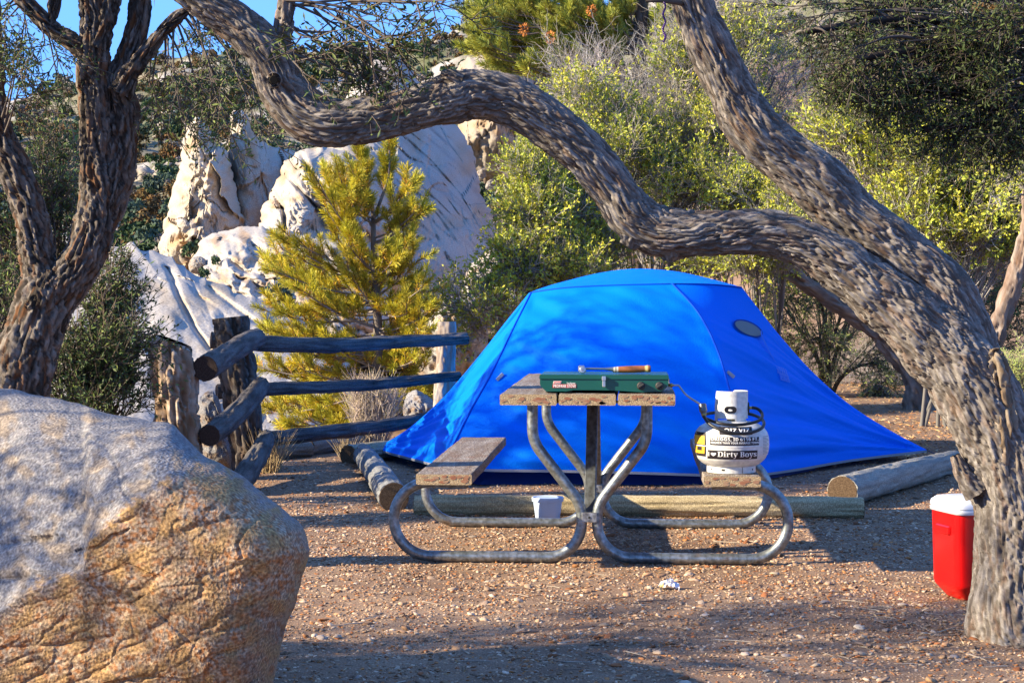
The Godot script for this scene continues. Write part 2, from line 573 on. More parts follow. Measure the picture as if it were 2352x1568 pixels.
func build_ground() -> void:
	var zs := []
	var z := -9.0
	while z < 3.5:
		zs.append(z); z += .7
	while z < 14.5:
		zs.append(z); z += .05
	while z < 1600:
		zs.append(z); z *= 1.028
	var nu := 230
	var P := PackedVector3Array()
	var C := PackedColorArray()
	for zz in zs:
		var w: float = 7.0 + maxf(zz, 0) * .62
		for i in nu:
			var x := -w + 2 * w * i / (nu - 1)
			P.append(Vector3(x, hgt(x, zz), -zz))
			var a := fine.get_noise_2d(x * .8, zz * .8)
			var b := fine.get_noise_2d(x * 6, zz * 6 + 50)
			var col := Color(.40, .28, .19).lerp(Color(.25, .16, .105), clampf(.5 + a * .6 + b * .7, 0, 1))
			C.append(col)
	var mb := MB.new()
	mb.grid(P, nu, zs.size(), false, C)
	tag(obj("ground", mb.mesh(), M.ground), "gravelly brown campsite ground", "", "", "structure")
	# loose gravel and litter: nobody could count it
	var ts := []
	var cs := []
	for k in 6:
		ts.append([]); cs.append([])
	rng.seed = 77
	var pal := [Color(.40, .33, .25), Color(.38, .27, .18), Color(.28, .23, .19), Color(.50, .44, .37), Color(.36, .18, .075), Color(.21, .15, .11), Color(.33, .26, .20), Color(.25, .11, .05), Color(.30, .20, .13), Color(.38, .30, .22)]
	for i in 125000:
		var q := rng.randf()
		var zz := 4.2 + 10.5 * q * q * rng.randf() + rng.randf() * 5.5
		var x := rr(-1, 1) * (zz * .30 + .35)
		var s := .0014 + .0022 * absf(rng.randfn()) * (1.0 + .05 * zz)
		if rng.randf() < .015: s *= 2.6
		s = minf(s, .016)
		var bs := Basis.from_euler(Vector3(rr(-.4, .4), rr(0, TAU), rr(-.4, .4))) * Basis.from_scale(Vector3(s * rr(.8, 1.7), s * rr(.55, 1.0), s))
		ts[i % 6].append(Transform3D(bs, Vector3(x, hgt(x, zz) + s * .1, -zz)))
		var c: Color = pal[rng.randi() % pal.size()]
		cs[i % 6].append(Color(c.r * 1.08, c.g * .93, c.b * .80) * rr(.6, 1.25))
	for i in 110:
		var zz := 5.9 + rng.randfn() * .45
		var x := 1.5 + rng.randfn() * .55
		if i % 3 == 0:
			zz = rr(5.2, 9.0)
			x = rr(-.7, 2.0)
		var s := rr(.006, .017)
		ts[i % 6].append(Transform3D(Basis.from_euler(Vector3(rr(-.4, .4), rr(0, TAU), 0)) * Basis.from_scale(Vector3(s * rr(.9, 1.6), s * rr(.5, .9), s)), Vector3(x, hgt(x, zz) + s * .2, -zz)))
		cs[i % 6].append([Color(.42, .33, .24), Color(.44, .26, .13), Color(.32, .26, .22), Color(.48, .40, .31)][rng.randi() % 4] * rr(.6, 1.1))
	var g := Node3D.new()
	g.name = "gravel"
	add_child(g)
	tag(g, "loose mixed gravel and bark crumbs scattered over the campsite", "gravel", "", "stuff")
	for k in 6: many("pebbles", K.stone[k], M.stone, g, ts[k], cs[k])
	# flat dry bits: needles, leaf scraps
	var bit := MB.new()
	bit.poly([Vector3(-1, 0, 0), Vector3(-.2, .15, .16), Vector3(1, .05, 0), Vector3(.1, .12, -.16)], Vector3(0, -1, 0), Color.WHITE)
	var t2 := []
	var c2 := []
	for i in 16000:
		var zz := rr(4.3, 24)
		var x := rr(-1, 1) * (zz * .30 + .3)
		if zz > 13 and x < 1.5: continue
		var s := rr(.006, .02)
		t2.append(Transform3D(Basis.from_euler(Vector3(rr(-.3, .3), rr(0, TAU), rr(-.3, .3))).scaled(Vector3.ONE * s), Vector3(x, hgt(x, zz) + .003, -zz)))
		c2.append([Color(.30, .12, .04), Color(.38, .22, .09), Color(.16, .08, .04), Color(.42, .34, .22)][rng.randi() % 4] * rr(.7, 1.2))
	# crumbs and needles gathered round the trunk and along the logs
	for i in 5200:
		var q := i % 4
		var p := Vector3(1.74, 0, -6.2) + Vector3(rng.randfn() * .42, 0, rng.randfn() * .30)
		if q == 1: p = Vector3(rr(-.6, 1.9), 0, -9.36 + absf(rng.randfn()) * .10)
		if q == 2: p = Vector3(-1.6, 0, -11.0) + Vector3(rng.randfn() * .5, 0, rng.randfn() * .7)
		if q == 3: p = Vector3(rr(-1, 2), 0, rr(-8.4, -5.2)) + Vector3(rng.randfn(), 0, rng.randfn()) * .1
		var s := rr(.006, .018)
		t2.append(Transform3D(Basis.from_euler(Vector3(rr(-.5, .5), rr(0, TAU), rr(-.5, .5))).scaled(Vector3.ONE * s), Vector3(p.x, hgt(p.x, -p.z) + .005, p.z)))
		c2.append([Color(.22, .10, .045), Color(.30, .16, .07), Color(.12, .075, .045), Color(.40, .30, .19)][rng.randi() % 4] * rr(.7, 1.2))
	for i in 11000:
		var zz := rr(12.2, 24.0)
		var x := rr(1.7, 2.2 + zz * .24)
		t2.append(Transform3D(Basis.from_euler(Vector3(rr(-.3, .3), rr(0, TAU), rr(-.3, .3))).scaled(Vector3.ONE * rr(.02, .05)), Vector3(x, hgt(x, zz) + .006, -zz)))
		c2.append([Color(.46, .22, .075), Color(.52, .30, .12), Color(.30, .13, .05), Color(.50, .36, .19)][rng.randi() % 4] * rr(.7, 1.2))
	var stick := MB.new()
	line_tube(stick, [Vector3(-.5, .012, 0), Vector3(-.1, .03, .03), Vector3(.2, .02, -.02), Vector3(.5, .03, .04)], .022, .010, 4, Color.WHITE)
	var t3 := []
	var c3 := []
	for i in 420:
		var zz := rr(5.0, 12)
		var x := rr(-1, 1) * (zz * .28 + .2)
		if i % 3 == 0:
			x = 1.7 + rng.randfn() * .5
			zz = 6.2 + rng.randfn() * .35
		t3.append(Transform3D(Basis(Vector3.UP, rr(0, TAU)).scaled(Vector3.ONE * rr(.03, .13)), Vector3(x, hgt(x, zz) + .002, -zz)))
		c3.append([Color(.30, .24, .19), Color(.14, .10, .08), Color(.42, .35, .27)][rng.randi() % 3])
	many("twigs", stick.mesh(), M.twig, g, t3, c3)
	many("leaf_litter", bit.mesh(), M.twig, g, t2, c2)

func skyline(x: float) -> float:
	var a := [[-500, 250], [0, 226], [90, 208], [175, 186], [300, 150], [480, 118], [700, 118], [834, 117], [909, 112], [994, 90], [1064, 70], [1200, 30], [1500, 0], [2352, -120], [3000, -160]]
	for i in a.size() - 1:
		if x <= a[i + 1][0]:
			return lerpf(a[i][1], a[i + 1][1], (x - a[i][0]) / float(a[i + 1][0] - a[i][0]))
	return -160.0

func hill_z(x: float, v: float) -> float:
	var near := lerpf(105, 60, sstep(1250, 1900, x))
	var far := lerpf(430, 260, sstep(1300, 2200, x))
	return near * pow(far / near, v)

func hill_point(x: float, v: float) -> Vector3:
	var y := lerpf(790, skyline(x), v)
	var p := px(x, y, hill_z(x, v))
	return p + Vector3(0, 3.0 * v * fine.get_noise_2d(p.x * .05, p.z * .05) + .012 * -p.z * fine.get_noise_2d(p.x * .02 + 9, p.z * .02) * (1 - v), 0)

func build_hills() -> void:
	var nu := 260
	var nv := 130
	var P := PackedVector3Array()
	var C := PackedColorArray()
	for j in nv + 8:
		for i in nu:
			var x := lerpf(-900, 3300, float(i) / (nu - 1))
			var p := hill_point(x, minf(float(j) / (nv - 1), 1.0))
			if j >= nv: p += Vector3(0, -8.0, -26.0) * (j - nv + 1)
			P.append(p)
			var a := fine.get_noise_2d(p.x * .07, p.z * .035)
			var b := fine.get_noise_2d(p.x * .4, p.z * .2)
			var c := Color(.33, .29, .21).lerp(Color(.14, .16, .085), clampf(.5 + a + b * .5, 0, 1))
			c = c.lerp(Color(.50, .47, .43), sstep(.22, .5, fine.get_noise_2d(p.x * .05 + 70, p.z * .02)))
			C.append(c)
	var mb := MB.new()
	mb.grid(P, nu, nv + 8, false, C)
	tag(obj("hill", mb.mesh(), M.hill), "brush covered granite hillside rising behind the campsite", "", "", "structure")
	# shrubs on the slope: the largest as things, the rest as one mass
	rng.seed = 5
	var spots := []
	for i in 4200:
		var x := rr(-150, 1250) if i % 5 else rr(1000, 2400)
		var v := pow(rng.randf(), .8)
		var p := hill_point(x, v)
		if fine.get_noise_2d(p.x * .05 + 70, p.z * .02) > .33: continue
		var s := rr(.8, 2.1) * (1.0 + .35 * v)
		spots.append([p, s, 0.0])
	for q in spots: q[2] = q[1] / -q[0].z
	spots.sort_custom(func(a, b): return a[2] > b[2])
	var ts := [[], [], [], []]
	var cs := [[], [], [], []]
	var what := [["dusty blue-green rounded shrub growing on the far hillside", "blue-green shrubs on the hillside"], ["rust-brown scrubby shrub growing on the far hillside", "rust-brown shrubs on the hillside"], ["pale grey leafless shrub growing on the far hillside", "grey shrubs on the hillside"], ["dark green juniper shrub growing on the far hillside", "dark green shrubs on the hillside"]]
	var made := 0
	for q in spots:
		var zone := fine.get_noise_2d(q[0].x * .03, q[0].z * .015)
		var k: int = 1 if zone > .1 and rng.randf() < .7 else [0, 0, 2, 3, 1][rng.randi() % 5]
		var t := Transform3D(Basis(Vector3.UP, rr(0, TAU)).scaled(Vector3(q[1], q[1] * rr(.8, 1.25), q[1])), q[0] - Vector3(0, q[1] * .12, 0))
		var scr_x: float = 1176 + q[0].x / -q[0].z * F
		if made < 150 and scr_x > 30 and scr_x < 720:
			made += 1
			tag(obj("hillside_shrub", K.shrub[k], M.twig, self, t), what[k][0], "shrub", what[k][1])
		else:
			ts[k].append(t)
			cs[k].append(tint(.75, 1.3))
	var g := Node3D.new()
	g.name = "hillside_brush"
	add_child(g)
	tag(g, "mixed green and rust brush covering the far slopes", "brush", "", "stuff")
	for k in 4: many("brush", K.shrub[k], M.twig, g, ts[k], cs[k])
	# two small conifers on the skyline
	for x in [98.0, 128.0]:
		var p := hill_point(x, 1.0)
		var tr := thing("skyline_conifer", "tiny dark conifer standing on the far ridge line", "tree", p, 0.0, "conifers on the ridge line")
		var tk := MB.new()
		line_tube(tk, [Vector3(0, -.5, 0), Vector3(0, 3.4, 0)], .12, .03, 5, Color(.1, .08, .06))
		obj("trunk", tk.mesh(), M.twig, tr)
		var cr := MB.new()
		for i in 110:
			var y := rr(.3, 3.6)
			var r := (3.8 - y) * .30
			var o := Vector3(rng.randfn(), 0, rng.randfn()).normalized() * r * rr(.4, 1)
			var b := Vector3(o.x, y - r * .3, o.z)
			cr.tri(b, b + rdir() * .3, b + rdir() * .3, Color(.03, .055, .05))
		obj("crown", cr.mesh(), M.twig, tr)

# ---------- rocks: an outline seen from the camp, given its own distance, bulk and tilt ----------
func rock(called: String, label: String, category: String, outline: Array, z: float, thick: float, o := {}) -> MeshInstance3D:
	var n := outline.size()
	var c := Vector2.ZERO
	var pts := []
	for q in outline: pts.append(Vector2(q[0], q[1]))
	for q in pts: c += q / n
	if o.has("centre"): c = Vector2(o.centre[0], o.centre[1])
	var per := 0.0
	for i in n: per += pts[i].distance_to(pts[(i + 1) % n])
	var na: int = o.get("na", 160)
	var nr: int = o.get("nr", 60)
	var ring := []
	var jags := []
	var acc := 0.0
	var i := 0
	var sl: float = pts[0].distance_to(pts[1])
	for k in na:
		var s := per * k / na
		while s > acc + sl:
			acc += sl
			i += 1
			sl = pts[i % n].distance_to(pts[(i + 1) % n])
		var a: Vector2 = pts[(i - 1 + n) % n]
		var b: Vector2 = pts[i % n]
		var d: Vector2 = pts[(i + 1) % n]
		var e: Vector2 = pts[(i + 2) % n]
		var on := b.cubic_interpolate(d, b.lerp(a, .6), d.lerp(e, .6), (s - acc) / sl)
		var jag: float = per * o.get("jag", .0035)
		ring.append(on)
		jags.append(Vector2(fine.get_noise_2d(on.x * 40.0 / per, on.y * 40.0 / per), fine.get_noise_2d(on.y * 40.0 / per + 9, on.x * 40.0 / per)) * jag * 2.0)
	var tx: float = o.get("tx", 0.0)
	var ty: float = o.get("ty", 0.0)
	var pe: float = o.get("pe", 2.4)
	var amp: float = o.get("amp", .12) * thick
	var fr: float = o.get("freq", 2.0) / (per * .25)
	var ang: float = deg_to_rad(o.get("angle", 60.0))
	var du := Vector2(cos(ang), sin(ang))
	var dv := Vector2(-du.y, du.x)
	var samp: float = o.get("streak", .1) * thick
	var sf: float = o.get("sfreq", 9.0) / (per * .25)
	var joint: float = o.get("joint", .018) * thick
	var block: float = o.get("block", .05) * thick
	var grooves: Array = o.get("grooves", [])
	var extra = o.get("extra")
	var paint = o.get("paint")
	var c1: Color = o.get("c1", Color(.46, .42, .36))
	var c2: Color = o.get("c2", Color(.34, .33, .32))
	var stain: Color = o.get("stain", Color(.40, .25, .12))
	var tone: float = o.get("tone", .35)
	var dark: Color = o.get("dark", Color(.26, .25, .25))
	var off := Vector3(z * 3.7, c.x * .013, c.y * .017)
	var sm := px(c.x, c.y, z)
	var low := sm
	var mb := MB.new()
	for side in 2:
		var P := PackedVector3Array()
		var C := PackedColorArray()
		var rows: int = nr if side == 0 else nr / 3
		for j in rows:
			var r := pow(cos(float(j) / (rows - 1) * PI * .5), .75)
			for k in na:
				var p2: Vector2 = c + (ring[k] - c) * r + jags[k] * pow(r, 10.0)
				var w := Vector3(p2.x * fr, p2.y * fr, 0) + off
				var f1 := fine.get_noise_3dv(w)
				var f2 := fine.get_noise_3dv(w * 3.3)
				var rg := ridge.get_noise_3d(p2.dot(du) * sf * .16 + off.x, p2.dot(dv) * sf + f1 * .35, off.z)
				var blk := cellv.get_noise_3d(p2.dot(du) * sf * .22 + f1 * .3, p2.dot(dv) * sf * .55 + f1 * .4, off.z)
				var bulge := sqrt(maxf(0.0, 1.0 - pow(r, pe)))
				var zz := z + tx * (p2.x - c.x) + ty * (c.y - p2.y)
				if side == 0:
					zz -= thick * bulge
					var e := sstep(0.0, .25, bulge)
					zz -= e * (amp * f1 + amp * .22 * f2 + block * blk)
					zz += e * samp * pow(maxf(0.0, rg), 2.0)
					var jn := cell.get_noise_3d(p2.dot(du) * sf * .16 + f1 * .8, p2.dot(dv) * sf * .38 + f2 * .25, off.x)
					zz += e * joint * (1.0 - sstep(-.995, -.93, jn))
					for g in grooves:
						var gd := seg_dist(p2, g[0])
						if gd < g[1] * 3: zz += g[2] * exp(-pow(gd / g[1], 2.0)) * e
				else:
					zz += thick * .7 * bulge
				if extra != null: zz += extra.call(p2)
				P.append(px(p2.x, p2.y, maxf(zz, z * .4)))
				var col := c1.lerp(c2, clampf(.5 + f1 * .7 + f2 * .5, 0, 1))
				col = col.lerp(stain, clampf((fine.get_noise_3dv(w * 1.7 + Vector3(31, 5, 2)) - .05) * 1.8, 0, .7))
				var wash := fine.get_noise_3d(p2.dot(du) * sf * .10 + 5, p2.dot(dv) * sf * 1.6, off.x)
				col = col.lerp(dark, tone * clampf(wash * 1.7 - .1, 0, 1))
				if paint != null: col = paint.call(p2, col, f1, f2)
				C.append(lc(col.r, col.g, col.b))
		for q in P:
			if q.y < low.y: low = q
		var m := P[na * (rows / 2) + 1] - P[na * (rows / 2)]
		var m2 := P[na * (rows / 2 + 1)] - P[na * (rows / 2)]
		var facing := m.cross(m2).z > 0.0
		mb.grid(P, na, rows, true, C, facing == (side == 1))
	var base := Vector3(sm.x, low.y, sm.z)
	for k in mb.v.size(): mb.v[k] -= base
	var ob := obj(called, mb.mesh(), o.get("mat", M.rock), self, Transform3D(Basis(), base))
	tag(ob, label, category, o.get("group", ""))
	return ob

func build_rocks() -> void:
	var cream := Color(.60, .52, .40)
	var grey := Color(.50, .47, .43)
	rock("granite_slab", "huge grey diagonally streaked granite slab behind the young pine", "rock", [[700, 480], [740, 350], [790, 230], [826, 160], [866, 124], [905, 114], [936, 146], [988, 230], [1044, 285], [1084, 345], [1100, 420], [1128, 490], [1150, 560], [1180, 640], [1150, 720], [1000, 760], [850, 740], [740, 640]], 92, 9.0, {"pe": 4.5, "tx": .035, "ty": .05, "angle": 42.0, "streak": .05, "block": .035, "tone": .6, "sfreq": 14.0, "amp": .10, "c1": Color(.58, .53, .46), "c2": Color(.45, .43, .40), "na": 220, "nr": 120, "stain": Color(.46, .36, .25), "grooves": [[[Vector2(800, 300), Vector2(900, 380), Vector2(1010, 500), Vector2(1090, 620)], 2.2, 0.34], [[Vector2(900, 290), Vector2(990, 370), Vector2(1060, 450), Vector2(1110, 540)], 2.2, 0.28], [[Vector2(1000, 270), Vector2(1030, 330), Vector2(1060, 370)], 2.2, 0.39], [[Vector2(950, 430), Vector2(1010, 560), Vector2(1050, 640)], 2.2, 0.25], [[Vector2(860, 420), Vector2(930, 520), Vector2(980, 620)], 2.2, 0.25]]})
	rock("granite_fin", "grey shadowed granite fin with vertical cracks beside the pale spire", "rock", [[520, 520], [525, 400], [522, 320], [528, 280], [532, 258], [548, 250], [566, 257], [574, 288], [590, 318], [640, 340], [690, 352], [720, 380], [740, 480], [740, 620], [640, 660], [530, 640]], 84, 6.0, {"tx": .03, "angle": 80.0, "streak": .04, "block": .12, "sfreq": 9.0, "c1": cream, "c2": grey, "amp": .12})
	rock("granite_spire", "tall pale cream granite spire with orange stains on the hillside", "rock", [[376, 522], [384, 482], [398, 432], [414, 382], [419, 322], [430, 290], [452, 262], [468, 274], [484, 296], [504, 324], [520, 352], [534, 390], [545, 450], [562, 520], [580, 620], [560, 680], [460, 690], [370, 660], [362, 580]], 78, 5.0, {"tx": .004, "angle": 78.0, "streak": .03, "tone": .15, "pe": 3.0, "sfreq": 7.0, "amp": .13, "freq": 3.0, "block": .16, "joint": .03, "c1": cream, "c2": Color(.56, .51, .43), "stain": Color(.52, .33, .16), "na": 200, "nr": 90})
	rock("granite_dome", "rounded pale granite dome with curved cracks next to the streaked slab", "rock", [[597, 512], [603, 470], [618, 448], [626, 428], [648, 392], [660, 364], [692, 345], [740, 337], [790, 346], [850, 385], [900, 440], [930, 560], [910, 680], [780, 720], [660, 700], [590, 600]], 62, 6.0, {"pe": 3.0, "tx": .01, "ty": .012, "angle": 55.0, "streak": .06, "sfreq": 7.0, "amp": .12, "freq": 3.0, "c1": cream, "c2": grey, "na": 200, "nr": 90, "grooves": [[[Vector2(690, 350), Vector2(720, 420), Vector2(760, 500), Vector2(770, 560)], 4.0, .9], [[Vector2(625, 440), Vector2(650, 480), Vector2(655, 530), Vector2(640, 560)], 4.0, 1.0], [[Vector2(605, 480), Vector2(650, 478)], 3.0, .6], [[Vector2(655, 400), Vector2(720, 470), Vector2(800, 545)], 3.0, .6]]})
	rock("granite_ledge", "low jumble of pale granite ledges below the rounded dome", "rock", [[440, 600], [466, 547], [520, 528], [580, 519], [640, 526], [720, 545], [820, 560], [900, 640], [880, 780], [760, 860], [620, 800], [540, 730], [480, 680], [440, 640]], 47, 5.0, {"pe": 3.6, "ty": .03, "angle": 15.0, "streak": .15, "sfreq": 5.0, "amp": .16, "freq": 4.0, "block": .12, "c1": Color(.57, .52, .45), "c2": grey, "na": 200, "nr": 90})
	rock("granite_boulder", "small rounded boulder wedged beside the granite ledges", "rock", [[432, 608], [440, 592], [458, 588], [472, 596], [476, 618], [455, 630], [436, 624]], 44, .4, {"na": 50, "nr": 24})
	rock("granite_slope", "broad smooth granite slope running down behind the log fence", "rock", [[120, 720], [205, 610], [255, 572], [305, 562], [345, 574], [400, 594], [450, 636], [520, 660], [600, 684], [690, 730], [780, 800], [820, 920], [740, 1060], [420, 1090], [140, 1060]], 30, 2.0, {"centre": [540, 880], "pe": 7.0, "ty": .035, "tx": .006, "angle": 40.0, "streak": .10, "sfreq": 7.0, "amp": .25, "freq": 3.0, "c1": Color(.56, .52, .46), "c2": Color(.44, .42, .40), "stain": Color(.44, .36, .26), "na": 220, "nr": 100, "grooves": [[[Vector2(385, 615), Vector2(410, 680), Vector2(445, 750), Vector2(480, 800)], 5.0, .5], [[Vector2(480, 660), Vector2(560, 720), Vector2(660, 790)], 5.0, .4]]})
	rock("white_boulder", "bright white granite boulder poking out beside the leafy yellow shrub", "rock", [[1066, 640], [1082, 606], [1104, 590], [1130, 572], [1165, 580], [1205, 640], [1210, 730], [1160, 780], [1080, 760], [1060, 700]], 24, 1.0, {"amp": .35, "c1": Color(.58, .54, .48), "c2": Color(.45, .42, .39), "na": 90, "nr": 40})
	rock("white_boulder", "pale granite boulder between the young pine and the tent", "rock", [[950, 740], [990, 700], [1040, 680], [1090, 690], [1120, 760], [1110, 860], [1000, 900], [945, 840]], 20, .8, {"amp": .35, "c1": Color(.55, .51, .46), "c2": Color(.42, .40, .38), "na": 90, "nr": 40})
	rock("cliff", "sunny cream cliff rising behind the shaggy pinyon pine", "rock", [[1040, 360], [1056, 270], [1040, 190], [1062, 140], [1100, 112], [1150, 96], [1220, 110], [1260, 190], [1260, 340], [1200, 420], [1110, 420]], 130, 9.0, {"angle": 82.0, "streak": .1, "sfreq": 8.0, "amp": .12, "block": .1, "c1": Color(.52, .45, .36), "c2": Color(.42, .37, .31), "stain": Color(.46, .30, .16), "na": 140, "nr": 60})
	for q in [[1085, 345, 26], [1052, 330, 24], [980, 300, 20], [1130, 425, 15], [1105, 400, 12], [1150, 440, 14]]:
		var x: float = q[0]
		var y: float = q[1]
		var s: float = q[2]
		rock("valley_boulder", "broken granite block lying in the gully by the streaked slab", "rock", [[x - s, y + s * .5], [x - s * .8, y - s * .5], [x, y - s], [x + s * .8, y - s * .6], [x + s, y + s * .4], [x, y + s]], 125, s * .02, {"na": 30, "nr": 14, "amp": .5, "group": "boulders in the gully", "c1": Color(.44, .40, .36)})
	rng.seed = 31
	for k in 34:
		var x := rr(860, 1110) if k < 24 else rr(340, 470)
		var v := rr(.62, .97) if k < 24 else rr(.55, .8)
		var p := hill_point(x, v)
		var s := rr(.8, 2.2)
		var t := Transform3D(Basis(Vector3.UP, rr(0, TAU)).scaled(Vector3(s, s * rr(.6, 1.1), s)), p)
		var ob := obj("ridge_boulder", K.big[k % 3], M.rock_plain, self, t)
		tag(ob, "pale weathered boulder among the brush on the far ridge", "rock", "boulders on the far ridge")
	# boulder of the foreground
	var crease := [Vector2(-400, 1600), Vector2(0, 1404), Vector2(65, 1359), Vector2(190, 1310), Vector2(205, 1244), Vector2(300, 1164), Vector2(370, 1124), Vector2(462, 1066), Vector2(520, 1080), Vector2(600, 1150), Vector2(690, 1220), Vector2(712, 1262)]
	var above := func(p: Vector2) -> float:
		# how far (px) a point lies above the edge between the top and the face
		for i in crease.size() - 1:
			if p.x <= crease[i + 1].x:
				var t: float = clampf((p.x - crease[i].x) / (crease[i + 1].x - crease[i].x), 0, 1)
				return lerpf(crease[i].y, crease[i + 1].y, t) - p.y
		return 0.0
	var slope := func(p: Vector2) -> float:
		var a: float = above.call(p)
		return .0012 * maxf(0.0, a) + .00045 * (330.0 - p.x) * sstep(-420.0, 0.0, p.x) + .0001 * maxf(0.0, -a)
	var paint := func(p: Vector2, _c: Color, f1: float, f2: float) -> Color:
		var a: float = above.call(p) + f2 * 30.0
		var n1 := fine.get_noise_2d(p.x * .012, p.y * .012)
		var n2 := fine.get_noise_2d(p.x * .05 + 8, p.y * .05)
		var n3 := fine.get_noise_2d(p.x * .16, p.y * .16 + 30)
		var top := Color(.27, .275, .29).lerp(Color(.50, .475, .45), clampf(.5 + n2 * .9 + n3 * .7, 0, 1))
		top = top.lerp(Color(.27, .25, .28), clampf((n3 - .1) * 1.5, 0, .7))
		top = top.lerp(Color(.50, .36, .20), clampf((n1 - .08) * 1.8, 0, .55))
		var face := Color(.64, .39, .16).lerp(Color(.68, .55, .40), clampf(.5 + n1 * 1.4 + n2 * .5, 0, 1))
		face = face.lerp(Color(.56, .21, .045), clampf((n2 + n1 * .6 + .02) * 1.9, 0, .85))
		face = face.lerp(Color(.24, .20, .16), clampf((f1 - .15) * 1.5, 0, .6))
		face = face.lerp(Color(.20, .15, .11), clampf((n3 - .25) * 2.0, 0, .6))
		return face.lerp(top, sstep(-22.0, 26.0, a + n1 * 34.0 + n2 * 26.0 + n3 * 14.0))
	rock("foreground_boulder", "big boulder with grey speckled top and rusty orange face", "boulder", [[-400, 1240], [-330, 1060], [-180, 925], [0, 892], [60, 902], [150, 920], [250, 948], [330, 963], [398, 975], [430, 1008], [470, 1048], [500, 1062], [560, 1096], [620, 1146], [660, 1178], [696, 1212], [712, 1266], [692, 1330], [680, 1380], [655, 1440], [640, 1510], [622, 1590], [560, 1690], [200, 1740], [-300, 1700], [-430, 1450]], 4.5, .5, {"centre": [200, 1330], "pe": 5.5, "amp": .032, "freq": 3.0, "block": .012, "joint": .008, "jag": .0006, "streak": .02, "sfreq": 10.0, "angle": -22.0, "na": 560, "nr": 260, "extra": slope, "paint": paint, "mat": M.boulder, "grooves": [[[Vector2(-40, 1256), Vector2(0, 1251), Vector2(115, 1239)], 7.0, 0.016], [[Vector2(125, 1270), Vector2(192, 1264)], 5.0, 0.008], [[Vector2(180, 1000), Vector2(240, 1024), Vector2(272, 1074), Vector2(280, 1124), Vector2(305, 1158)], 5.0, 0.011], [[Vector2(640, 1170), Vector2(605, 1179), Vector2(565, 1214), Vector2(545, 1249), Vector2(556, 1279)], 4.0, 0.006], [[Vector2(360, 1404), Vector2(430, 1469), Vector2(470, 1500)], 4.0, 0.006], [[Vector2(0, 1330), Vector2(100, 1325), Vector2(170, 1300)], 6.0, 0.011], [[Vector2(200, 1390), Vector2(300, 1385), Vector2(370, 1350), Vector2(470, 1340)], 3.0, 0.004], [[Vector2(0, 1490), Vector2(140, 1480), Vector2(260, 1460)], 5.0, 0.008]]})

# ---------- trees ----------
func relp(base: Vector3, a: Array, z: float) -> Array:
	var out := pxpath(a, z)
	for i in out.size(): out[i] -= v4(base, 0)
	return out

func spray(br: MB, ts: Array, cs: Array, a: Vector3, b: Vector3, n: int, s: float, wood: Color, sag := .15, r0 := .006, up := 0.0, t0 := .35, ta := .75, tb := 1.25) -> void:
	var l := a.distance_to(b)
	var mid := a.lerp(b, .5) + rdir() * l * .12 + Vector3(0, sag * l, 0)
	var path := bez(a, mid, b, 7)
	line_tube(br, path, r0, .0022, 4, wood)
	for i in n:
		var f := lerpf(t0, 1.0, sqrt(float(i + 1) / n)) * 6.99
		var k := int(f)
		var p: Vector3 = path[k].lerp(path[k + 1], f - k)
		var d: Vector3 = (path[k + 1] - path[k]).normalized()
		var dir := (d * .8 + rdir() * .8 + Vector3(0, up, 0)).normalized()
		ts.append(orient(p, dir, s * rr(.7, 1.2)))
		cs.append(tint(ta, tb))

func along(pos: PackedVector3Array, t: float) -> Vector3:
	return pos[clampi(int(t * (pos.size() - 1)), 0, pos.size() - 1)]

# blobs: [x, y, rx, ry, distance, sprays], in photo pixels
func shrub(called: String, label: String, base: Vector3, blobs: Array, kind: String, o := {}) -> Node3D:
	var root := thing(called, label, o.get("category", "shrub"), base, 0.0, o.get("group", ""))
	var br := MB.new()
	var ts := []
	var cs := []
	var wood: Color = o.get("wood", Color(.27, .25, .23))
	var s: float = o.get("s", 1.0)
	var r0: float = o.get("r", .03)
	rng.seed = hash(label)
	for q in blobs:
		var zc: float = q[4]
		var c := px(q[0], q[1], zc) - base
		var rx: float = q[2] * zc / F
		var ry: float = q[3] * zc / F
		var start := Vector3(rr(-.15, .15), 0, rr(-.15, .15))
		var limb := bez(start, (Vector3(c.x * .35, c.y * .6, c.z * .4) if not o.has("arch") else Vector3(c.x * .15, c.y * 1.25, c.z * .2)) + rdir() * .15, c + Vector3(0, -ry * .2, 0), 10)
		line_tube(br, limb, r0, r0 * .35, 6, wood * .4)
		for k in q[5]:
			var d := rdir() * pow(rng.randf(), .4)
			var t := c + Vector3(d.x * rx, d.y * ry, d.z * rx * o.get("deep", .9))
			var from: Vector3 = limb[3 + rng.randi() % 8]
			spray(br, ts, cs, from, t, o.get("per", 4), s, wood * rr(.7, 1.2), o.get("sag", .08), r0 * .3, o.get("up", .5), .4, o.get("ta", .7), o.get("tb", 1.25))
	obj("branches", br.mesh(), M.twig, root)
	crown(root, kind, o.get("mat", M.leaf), ts, cs)
	if kind == "yellow":
		var t2 := []
		var c2 := []
		for i in range(0, ts.size(), 3):
			t2.append(orient(ts[i].origin, ts[i].basis.y + rdir() * .5, s * rr(.5, .9)))
			c2.append(tint(.8, 1.3))
		crown(root, "bare", M.twig, t2, c2, "bare_twigs")
	return root

func trunk_mesh(mb: MB, path: Array, step: float, sides: int, sh: Callable) -> PackedVector3Array:
	var q := smooth(path, step)
	tube(mb, q[0], q[1], sides, null, sh)
	return q[0]

